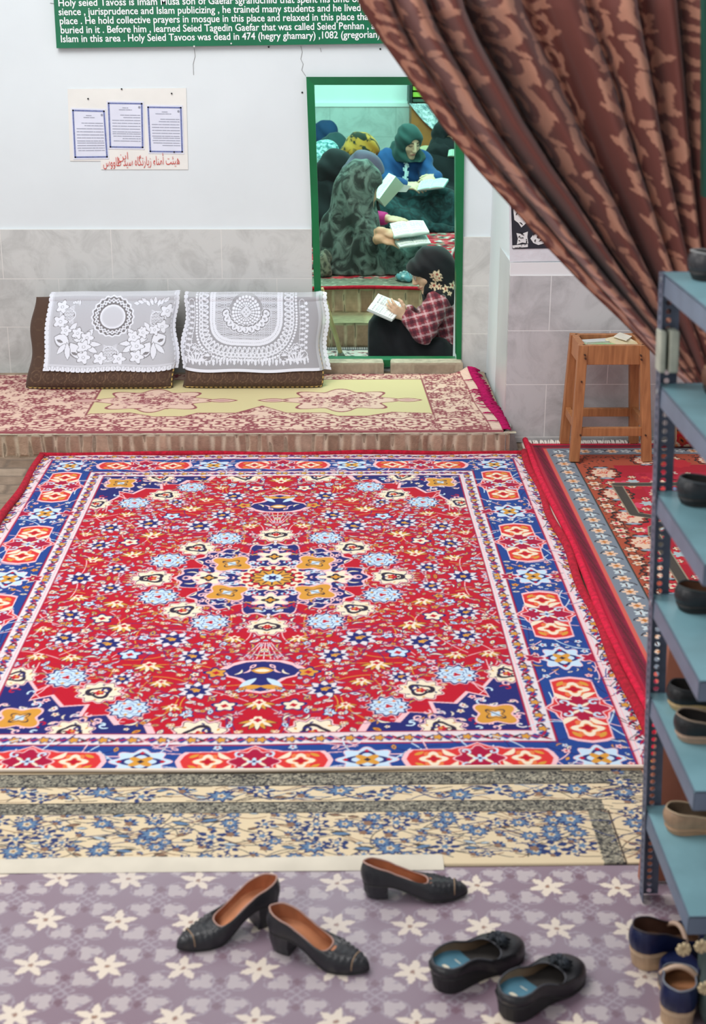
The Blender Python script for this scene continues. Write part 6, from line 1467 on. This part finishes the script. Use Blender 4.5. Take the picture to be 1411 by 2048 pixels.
# --- person reading just inside the doorway, in profile
def person_plaid():
    Y0 = 7.98; root = thing('person', 'person in red plaid shirt and black flowered headscarf sitting reading just inside the doorway', 'person', (K(850, 700, Y0)[0], Y0, .055))
    C = K(861, 541, Y0); f, u = V3(-.90, -.22, -.36), V3(-.30, 0, .95)
    sh = K(880, 604, Y0+.02); hip = K(892, 712, Y0+.06); knee = K(770, 650, Y0-.02); foot = K(752, 735, Y0-.05); shn = K(868, 612, Y0-.11); elb = K(846, 664, Y0-.15); wr = K(809, 634, Y0-.13); shf = K(872, 610, Y0+.14); elf = K(835, 650, Y0+.10); wrf = K(815, 622, Y0+.02)
    s = SDF((.28, 7.70, .05), (.86, 8.30, 1.02), .0046)
    head(s, C, f, u, 1.02); s.cap(sh+[.01, 0, -.02], hip, .09, .11, .05); s.cap(hip, knee, .085, .06, .04); s.cap(knee, foot, .055, .04, .03); s.chain([shn, elb, wr], [.045, .038, .026], .02); s.chain([shf, elf, wrf], [.045, .036, .026], .02)
    hand(s, wr, K(790, 622, Y0-.14)-wr, V3(.1, -.75, -.35), .86, .8, 1); hand(s, wrf, K(800, 612, Y0+.01)-wrf, V3(.2, .2, .9), .86, .6, 1)
    s.cut((0, 0, .06), (0, 0, -1)); body = s.mesh('body', M_skin2, root)
    face_parts(C, f, u, body, 1.02)
    def fcol(V):
        c_ = np.empty((len(V), 3)); c_[:] = lin((22, 23, 28)); R = random.Random(5); cr = np.array(lin((214, 190, 160))); rd = np.array(lin((150, 70, 60)))
        for px_, py_, r in ((866, 551, .016), (874, 549, .018), (878, 557, .015), (870, 560, .010), (868, 572, .018), (878, 573, .012), (890, 577, .016), (905, 572, .016), (862, 574, .010), (898, 586, .010)):
            p = K(px_, py_, Y0-.10); d = np.hypot(V[:, 0]-p[0], V[:, 2]-p[2]); a = np.arctan2(V[:, 2]-p[2], V[:, 0]-p[0]); m_ = (d < r*(1+.35*np.cos(5*a+px_))) & (V[:, 1] < Y0+.05); c_[m_] = cr; c_[m_ & (d < r*.4)] = rd
        p = K(884, 593, Y0-.1); d = np.hypot(V[:, 0]-p[0], V[:, 2]-p[2]); m_ = (np.abs(d-.016) < .0028) | ((np.abs(d-.009) < .002)); c_[m_ & (V[:, 1] < Y0)] = lin((120, 116, 112))
        return c_
    M_v = mat_attr('printed_cloth', rough=.8, spec=.25, sheen=.08)
    def scarf(s):
        F, U_, R_ = frame_of(f, u)
        s.ell(C+U_*.022-F*.014, (.096, .116, .112), .02, (R_, F, U_)); s.ell(C-F*.055-U_*.03, (.092, .085, .11), .05, (R_, F, U_)); s.cap(C-U_*.06-F*.04, K(878, 592, Y0+.0), .085, .10, .05)
        s.ell(K(889, 596, Y0-.09), (.062, .03, .05), .04); s.cap(K(880, 588, Y0-.10), K(892, 612, Y0-.105), .035, .010, .03); s.cap(K(858, 578, Y0-.06), K(850, 586, Y0-.06), .03, .02, .02)
        s.ell(C+F*.085+U_*.040, (.085, .040, .05), .03, (R_, F, U_))
        s.ell(C+F*.120-U_*.030, (.068, .072, .076), .012, (R_, F, U_), sub=True)
    cloth('headscarf', C-[.22, .24, .34], C+[.24, .28, .20], .005, scarf, M_v, root, folds(.0028, 40, 20, 60, 3), None, fcol)
    def plaid(V):
        b_ = np.array(lin((146, 62, 74))); c_ = np.tile(b_, (len(V), 1)); p1 = (V[:, 0]*.97+V[:, 2]*.25+V[:, 1]*.1)/.056; p2 = (V[:, 2]*.97-V[:, 0]*.25+V[:, 1]*.15)/.056
        for p in (p1, p2):
            t = p % 1; c_[(t < .34)] = c_[(t < .34)]*.45+np.array(lin((60, 30, 50)))*.35; m_ = (t > .56) & (t < .74); c_[m_] = c_[m_]*.45+np.array(lin((226, 190, 196)))*.50
        return c_
    def shirt(s):
        s.cap(sh+[.012, .0, -.015], K(896, 690, Y0+.05), .108, .128, .05); s.chain([shn+[.015, .02, .01], elb, wr+[.012, 0, 0]], [.072, .062, .040], .03); s.chain([shf, elf, wrf+[.01, 0, 0]], [.07, .058, .038], .03); s.cap(K(905, 700, Y0+.06), K(912, 722, Y0+.06), .10, .09, .04)
    cloth('shirt', (.40, 7.70, .15), (.90, 8.30, .86), .006, shirt, M_v, root, folds(.0035, 46, 20, 52, 8), .06, plaid)
    def skirt(s):
        s.ell(hip+[.0, 0, -.01], (.15, .18, .13), .05); s.cap(hip, knee+[.01, 0, 0], .13, .088, .06); s.chain([knee, K(757, 690, Y0-.05), foot+[0, 0, .02]], [.082, .075, .085], .05); s.cap(K(800, 690, Y0-.02), K(850, 716, Y0), .12, .14, .06)
        s.cap(K(752, 650, Y0-.06), K(740, 668, Y0-.08), .034, .012, .02); s.cap(K(762, 720, Y0-.08), K(880, 728, Y0-.1), .05, .07, .06); s.cap(K(880, 690, Y0-.12), K(886, 728, Y0-.13), .05, .07, .05); s.cap(K(768, 640, Y0+.08), K(850, 690, Y0+.12), .07, .1, .05)
    cloth('skirt', (.22, 7.66, .04), (.92, 8.28, .52), .007, skirt, M_black, root, folds(.010, 22, 14, 16, 4, 1.6), .058)
    # thin glasses
    F, U_, R_ = frame_of(f, u); g = C+F*.108+U_*.012
    for a in (-1, 1):
        t = np.linspace(0, 2*PI, 20, endpoint=False); MB().tube([g+R_*(a*.033+.024*math.cos(x))+U_*.019*math.sin(x) for x in t], .0016, 5, closed=True).build('glasses', mat('wire_frame', (180, 190, 196), rough=.3, metal=.6), root, smooth=True)
    settle(root)
person_plaid()
Yb_ = 7.94
open_book('open white book held by the person in the red plaid shirt', K(785, 639, Yb_-.16), K(735, 617, Yb_-.16), K(812, 610, Yb_+.02), K(756, 587, Yb_+.02), t=.012, bulge=.010, cover=(210, 210, 208), fold=.015)

# --- person under the large mottled chador
def person_chador():
    Y0 = 9.15; root = thing('person', 'person covered by a large mottled dark green chador sitting on the inner floor', 'person', (K(710, 540, Y0)[0], Y0, IZ+.004))
    C = K(722, 372, Y0-.02); f, u = V3(.86, -.25, -.42), V3(.35, 0, .93)
    wr1, wr2 = K(764, 463, Y0-.26), K(760, 478, Y0-.28)
    s = SDF((-.15, 8.65, IZ), (.75, 9.6, 1.25), .0056); head(s, C, f, u, .98); s.cap(K(708, 410, Y0), K(700, 520, Y0+.05), .12, .15, .05); s.cap(K(705, 525, Y0), K(830, 530, Y0-.05), .1, .06, .05)
    s.chain([K(706, 425, Y0), K(722, 476, Y0-.10), wr1], [.045, .038, .026], .02); s.chain([K(704, 430, Y0), K(722, 486, Y0-.14), wr2], [.045, .038, .026], .02)
    hand(s, wr1, K(790, 470, Y0-.26)-wr1, V3(.2, -.35, .85), 1.0, .55, -1); hand(s, wr2, K(780, 482, Y0-.28)-wr2, V3(.2, -.45, .8), .95, .35, -1)
    s.cut((0, 0, IZ+.01), (0, 0, -1)); b_ = s.mesh('body', M_skin, root)
    def ch(s):
        F, U_, R_ = frame_of(f, u)
        s.ell(C+U_*.025-F*.01, (.108, .122, .122), .03, (R_, F, U_)); s.cap(C-F*.03, K(706, 420, Y0), .120, .135, .08); s.chain([K(706, 415, Y0), K(699, 470, Y0+.03), K(702, 535, Y0+.03)], [.135, .17, .22], .07)
        s.cap(K(716, 425, Y0-.10), K(738, 482, Y0-.17), .07, .085, .06); s.cap(K(715, 525, Y0-.02), K(845, 530, Y0-.02), .18, .085, .08); s.cap(K(740, 515, Y0-.1), K(880, 508, Y0+.05), .12, .05, .07)
        s.cap(K(668, 548, Y0-.12), K(845, 552, Y0-.16), .075, .05, .06, sc=(1, 1, 1.3)); s.cap(K(655, 530, Y0+.1), K(652, 552, Y0+.1), .08, .12, .06)
        s.ell(C+F*.135-U_*.03, (.075, .085, .10), .015, (R_, F, U_), sub=True)
        for w_ in (wr1, wr2): s.cap(w_, w_+[.08, -.02, 0], .036, .042, .015, sub=True)
    base = folds(.0075, 30, 16, 7, 12, 1.4)
    cloth('chador', (-.2, 8.60, IZ-.01), (.85, 9.65, 1.30), .0085, ch, M_chador, root, lambda X, Y, Z: base(X, Y, Z)+.010*np.sin(14*np.arctan2(Y-Y0, X-C[0]-.02)+2*np.sin(6*Z))*np.clip((C[2]-Z)/.4, 0, 1))
    settle(root)
person_chador()
YG = 9.15
open_book('open book in the hands of the person in the mottled green chador', K(788, 472, YG-.34), K(779, 447, YG-.14), K(858, 463, YG-.30), K(846, 441, YG-.12), t=.016, bulge=.008, cover=(120, 150, 140), base=(232, 240, 238))
open_book('open book lying on the lap of the person in the mottled green chador', K(799, 493, YG-.37), K(783, 475, YG-.24), K(861, 485, YG-.33), K(852, 470, YG-.2), t=.010, bulge=.006, cover=(150, 170, 164), base=(232, 240, 238))

# --- person in the blue blouse facing the room
def person_blue():
    Y0 = 11.25; root = thing('person', 'person in blue embroidered blouse and dark green headscarf reading with head bowed', 'person', (K(810, 440, Y0)[0], Y0, IZ+.004))
    C = K(818, 283, Y0-.10); f, u = V3(.42, -.80, -.42), V3(.12, -.35, .93)
    shl, ell_, wl = K(772, 318, Y0), K(768, 362, Y0-.10), K(812, 370, Y0-.34); shr, elr, wr_ = K(843, 322, Y0), K(856, 352, Y0-.10), K(872, 354, Y0-.30)
    s = SDF((.15, 10.55, IZ), (1.05, 11.6, 1.30), .0062); head(s, C, f, u, .98); s.cap(K(808, 325, Y0), K(806, 400, Y0+.05), .10, .13, .05); s.chain([shl, ell_, wl], [.05, .042, .027], .02); s.chain([shr, elr, wr_], [.05, .042, .027], .02)
    s.chain([K(790, 415, Y0), K(760, 425, Y0-.35), K(830, 445, Y0-.4)], [.09, .07, .05], .04); s.chain([K(830, 415, Y0), K(890, 425, Y0-.3), K(820, 445, Y0-.42)], [.09, .07, .05], .04)
    hand(s, wl, K(838, 374, Y0-.40)-wl, V3(0, -.5, .8), 1.0, .6, -1); hand(s, wr_, K(850, 362, Y0-.36)-wr_, V3(.0, -.6, .7), 1.0, .6, 1)
    s.cut((0, 0, IZ+.01), (0, 0, -1)); b_ = s.mesh('body', M_skin2, root); face_parts(C, f, u, b_, .98)
    def bl(s):
        s.cap(K(808, 322, Y0), K(808, 395, Y0+.03), .115, .15, .05); s.cap(shl, shr, .068, .068, .04); s.chain([shl, ell_, wl-[.02, 0, 0]], [.078, .068, .040], .03); s.chain([shr, elr, wr_-[-.01, 0, 0]], [.075, .064, .040], .03)
    bo = cloth('blouse', (.15, 10.75, IZ), (1.0, 11.55, 1.15), .008, bl, mat('royal_blue_cloth', (16, 62, 116), rough=.85, noise=.1, nscale=14, sheen=.1), root, folds(.0045, 30, 20, 44, 5))
    w = MB(); R = random.Random(2)
    for i in range(11):
        p = K(812+R.uniform(-.6, .6)-i*.25, 328+i*3.6, Y0-.135-.003*i); w.disc(p, .011, 7, (0, 1, .1), .012); w.disc(p+[.016*R.choice([-1, 1]), 0, .008], .006, 6, (0, 1, .1), .012)
    e = w.build('embroidery', mat('white_embroidery', (206, 224, 228), rough=.8), bo)
    def sc(s):
        F, U_, R_ = frame_of(f, u)
        s.ell(C+U_*.024-F*.012, (.094, .112, .110), .02, (R_, F, U_)); s.cap(C-U_*.05-F*.02, K(814, 318, Y0-.03), .086, .105, .05); s.cap(K(806, 312, Y0-.05), K(834, 316, Y0-.06), .070, .06, .04); s.ell(K(822, 322, Y0-.12), (.085, .055, .06), .04); s.cap(K(795, 300, Y0+.02), K(790, 312, Y0+.03), .07, .07, .04)
        s.ell(C+F*.115-U_*.026, (.068, .078, .088), .012, (R_, F, U_), sub=True)
    cloth('headscarf', (.35, 10.90, .82), (.85, 11.50, 1.38), .0058, sc, mat('dark_green_scarf', (26, 62, 60), rough=.8, noise=.1, nscale=12, sheen=.1), root, folds(.0035, 30, 20, 50, 7), None)
    def sk(s):
        s.ell(K(805, 410, Y0+.02), (.22, .22, .14), .05); s.cap(K(790, 405, Y0), K(755, 418, Y0-.38), .13, .10, .06); s.cap(K(830, 402, Y0-.05), K(893, 405, Y0-.28), .13, .10, .06); s.cap(K(800, 415, Y0-.30), K(860, 408, Y0-.36), .08, .07, .06)
        s.chain([K(790, 415, Y0), K(760, 425, Y0-.35), K(830, 445, Y0-.4)], [.12, .105, .085], .05); s.chain([K(830, 415, Y0), K(890, 425, Y0-.3), K(820, 445, Y0-.42)], [.12, .105, .085], .05); s.cap(K(735, 440, Y0-.45), K(905, 462, Y0-.50), .06, .05, .08); s.cap(K(750, 420, Y0-.35), K(800, 455, Y0-.45), .1, .07, .06); s.cap(K(860, 450, Y0-.38), K(930, 452, Y0-.35), .05, .05, .05)
    cloth('skirt', (.05, 10.5, IZ-.01), (1.3, 11.6, .85), .010, sk, mottle('dark_teal_skirt', (18, 34, 38), (34, 66, 70), 14), root, folds(.010, 14, 12, 10, 9))
    settle(root)
person_blue()
YH = 11.25
open_book('open book on the lap of the person in the blue blouse', K(834, 379, YH-.52), K(842, 360, YH-.33), K(886, 373, YH-.50), K(896, 358, YH-.33), t=.012, bulge=.012, cover=(90, 130, 130), base=(214, 232, 232))

# --- the others sitting along the left and right
def person_plain(label, Y0, hc, f, scarf_m, body_m, torso, lap=(), k=1.0, u=(0, 0, 1), face=False, wr=7, sc_extra=(), scarf_name='headscarf', hands=(), sleeves=None, skin=None):
    C = K(hc[0], hc[1], Y0); root = thing('person', label, 'person', (C[0], Y0, IZ+.004))
    P = [(K(x, y, Y0+dy), r) for x, y, dy, r in torso]; lo = np.min([p-r-.05 for p, r in P]+[C-.2], axis=0); hi_ = np.max([p+r+.05 for p, r in P]+[C+.22], axis=0); lo[2] = IZ-.01; F, U_, R_ = frame_of(f, u)
    ex = [K(x, y, Y0+dy) for x, y, dy in hands]; 
    if ex: lo = np.minimum(lo, np.min(ex, axis=0)-.15); hi_ = np.maximum(hi_, np.max(ex, axis=0)+.15); lo[2] = IZ-.01
    s = SDF(lo, hi_, .0075 if not hands else .006); head(s, C, f, u, k)
    for (p, r), (q, r2) in zip(P[:-1], P[1:]): s.cap(p, q, r*.72, r2*.72, .04)
    if len(ex) == 3: s.chain(ex[:2], [.04, .026], .02); hand(s, ex[1], ex[2]-ex[1], V3(.1, -.3, .9), 1.0, .45, -1)
    s.cut((0, 0, IZ+.012), (0, 0, -1)); b_ = s.mesh('body', skin or M_skin2, root)
    if face: face_parts(C, f, u, b_, k)
    def cl(s):
        for (p, r), (q, r2) in zip(P[:-1], P[1:]): s.cap(p, q, r, r2, .06)
        for x, y, dy, r in lap: s.ell(K(x, y, Y0+dy), (r*1.3, r, r*.8), .05)
    cloth('robe', lo-[0, .1, 0], hi_+[.1, .1, 0], .011, cl, body_m, root, folds(.007, 22, 14, 16, wr))
    def sc(s):
        s.ell(C+(U_*.024-F*.012)*k, (.096*k, .114*k, .112*k), .02, (R_, F, U_)); s.cap(C-U_*.05*k-F*.03, P[0][0], .092*k, P[0][1]*1.02+.012, .06)
        for x, y, dy, r in sc_extra: s.cap(C-F*.04, K(x, y, Y0+dy), .07, r, .05)
        s.ell(C+(F*.118-U_*.026)*k, (.068*k, .078*k, .088*k), .012, (R_, F, U_), sub=True)
    cloth(scarf_name, lo, hi_+[.05, .05, .1], .0075, sc, scarf_m, root, folds(.004, 30, 22, 40, wr+3), None)
    if sleeves: MB().tube([ex[0]*.9+ex[1]*.1, ex[1]*.85+ex[0]*.15, ex[1]*.98+ex[0]*.02], [.052, .042, .038], 14).build('sleeve', sleeves, root, smooth=True)
    settle(root); return root
person_plain('person in dark navy hood at the back left, seen over the others', 12.3, (651, 274), (.8, -.35, -.3), mat('navy_cloth', (18, 52, 92), rough=.85, noise=.1, nscale=10), M_black, [(645, 300, 0, .13), (636, 360, .04, .16), (630, 405, .06, .17)], face=True, wr=1)
person_plain('person in dark teal headscarf with lowered face, left behind the gold scarf', 11.9, (668, 301), (.75, -.45, -.45), M_dteal, M_black, [(662, 325, 0, .13), (662, 370, -.03, .16), (664, 420, -.04, .17)], face=True, wr=2)
person_plain('person with pale turquoise patterned scarf at the left doorpost', 11.2, (652, 316), (.7, .5, -.3), mottle('turquoise_scarf', (60, 110, 116), (170, 206, 206), 26, pos=(.40, .58)), M_black, [(645, 350, .02, .14), (640, 400, 0, .19), (640, 445, 0, .23)], wr=3)
def gold_scarf():
    m = mottle('gold_leaf_scarf', (30, 36, 24), (170, 124, 44), 12, det=2, pos=(.44, .52)); return m
person_plain('person in gold and black leaf-patterned headscarf in the middle of the left group', 10.6, (722, 308), (.85, -.2, -.42), gold_scarf(), M_black, [(700, 345, .05, .15), (690, 400, 0, .18), (685, 460, 0, .19)], u=(.3, 0, .95), k=1.12, wr=4, sc_extra=((678, 360, .02, .05),))
person_plain('person bent forward in plain black hood beside the left doorpost', 10.25, (672, 342), (.8, -.2, -.55), M_black, M_black, [(664, 380, .03, .15), (655, 440, 0, .19), (652, 510, 0, .20)], u=(.5, 0, .87), k=1.1, wr=5)
person_plain('person in greyish purple headscarf with pink cuff beside the mottled chador', 9.75, (728, 348), (.85, -.2, -.5), mat('purple_grey_cloth', (84, 74, 98), rough=.8, noise=.08, nscale=10, sheen=.1), M_black, [(712, 385, .03, .13), (715, 440, 0, .15), (730, 490, 0, .17)], u=(.45, 0, .9), k=1.1, wr=6, hands=((744, 436, -.22), (773, 437, -.27), (800, 441, -.30)), sleeves=mat('pink_knit', (196, 50, 130), rough=.9, noise=.1, nscale=50))
person_plain('person in black chador holding a small book at the right doorpost', 11.9, (893, 268), (.40, -.82, -.38), M_black, M_black, [(890, 305, 0, .15), (885, 350, 0, .20), (888, 395, -.05, .23)], lap=((880, 400, -.25, .16),), face=True, wr=8)
open_book('small green book held by the person in black at the right doorpost', K(895, 312, 11.62), K(897, 300, 11.66), K(915, 312, 11.62), K(915, 298, 11.66), t=.012, bulge=.006, cover=(90, 120, 90), base=(170, 190, 170))
# thick book held up, pages fanned, beside the mottled chador
tb = thing('book', 'thick open book with green-lit page edges held up before the blue blouse', 'book', K(772, 400, 9.6))
p = [K(742, 390, 9.62), K(777, 346, 9.72), K(791, 353, 9.60), K(758, 398, 9.50)]; q = [K(752, 402, 9.78), K(790, 362, 9.86), K(808, 371, 9.74), K(769, 414, 9.64)]
U, V_ = np.meshgrid(np.linspace(0, 1, 30), np.linspace(0, 1, 50)); G = ((np.array(p[0])*(1-V_[..., None])+np.array(p[1])*V_[..., None])*(1-U[..., None])+(np.array(p[3])*(1-V_[..., None])+np.array(p[2])*V_[..., None])*U[..., None])
gridobj('page', G-np.array([0, .002, -.001]), M_page, tb, col=sample(np.transpose(page_art(9, (238, 244, 242), (150, 150, 160), 8), (1, 0, 2)), V_, U))
nL = 15; w = MB()
for i in range(nL):
    t0, t1 = i/nL, (i+.82)/nL; L0_ = [np.array(a)*(1-t0)+np.array(b)*t0 for a, b in zip(p, q)]; L1_ = [np.array(a)*(1-t1)+np.array(b)*t1 for a, b in zip(p, q)]; w.hexa(L1_+L0_)
e = w.build('page_block', mat('page_edges', (206, 226, 206), rough=.8), tb); e['kind'] = 'stuff'  # the green light on the fore-edge is put into this colour
w = MB(); w.add([K(806, 369, 9.74), K(822, 372, 9.80), K(812, 384, 9.78), K(796, 384, 9.72)], [(0, 1, 2, 3)]); w.build('loose_page', mat('notice_page', (224, 230, 230), rough=.8), tb)
settle(tb)
# plastic bags and a cloth bag
def bag(name, label, c0, r, m, seed, part='film', handle=None):
    c0 = np.array(c0, float); root = thing(name, label, 'bag', (c0[0], c0[1], IZ+.004)); r = np.array(r)
    s = SDF(c0-r*1.7, c0+r*1.7, .0065); R = np.random.RandomState(seed)
    for i in range(7): s.ell(c0+R.uniform(-.55, .55, 3)*r, r*R.uniform(.45, .75), .015)
    s.wrinkle(folds(.006, 60, 50, 55, seed, 2.0)); s.cut((0, 0, IZ+.004), (0, 0, -1)); s.mesh(part, m, root)
    if handle: MB().tube(handle, .006, 7).build('handle', mat('green_handle', (60, 200, 80), rough=.4), root, smooth=True)
    settle(root)
p = onz(884, 414, IZ); bag('plastic_bag', 'crumpled white plastic bag with green print on the red inner carpet', p+[0, 0, .045], (.11, .10, .055), mottle('white_film', (120, 190, 140), (224, 236, 230), 5, .3, 2, (.36, .44)), 3, handle=[K(893, 408, p[1]-.1), K(902, 416, p[1]-.14), K(910, 418, p[1]-.16)])
p = onz(824, 566, IZ); bag('plastic_bag', 'pale blue plastic bag on the edge of the inner floor behind the headscarf', p+[0, .08, .030], (.085, .08, .035), mottle('blue_film', (90, 150, 160), (196, 226, 226), 16, .25, 3), 8)
p = onz(655, 556, IZ); bag('cloth_bag', 'grey olive cloth bag at the left doorpost on the inner floor', p+[-.015, .08, .075], (.062, .08, .09), mottle('olive_bag', (64, 66, 58), (120, 120, 104), 20), 5, 'cloth')
# pale wall cushion behind the blue blouse
s = SDF((.55, 11.85, IZ), (1.05, 12.35, .95), .012); s.cap((K(853, 350, 12.1)[0], 12.24, .50), (K(853, 350, 12.1)[0], 12.26, K(853, 322, 12.1)[2]), .12, .11, sc=(1, 1.8, 1)).cut((0, 0, IZ+.004), (0, 0, -1))
wc = thing('floor_cushion', 'pale beige cushion standing between the blue blouse and the black chador', 'cushion', (K(853, 350, 12.1)[0], 12.1, IZ+.004)); s.mesh('cover', mat('beige_cushion', (190, 176, 140), rough=.9, noise=.08, nscale=10), wc); settle(wc)
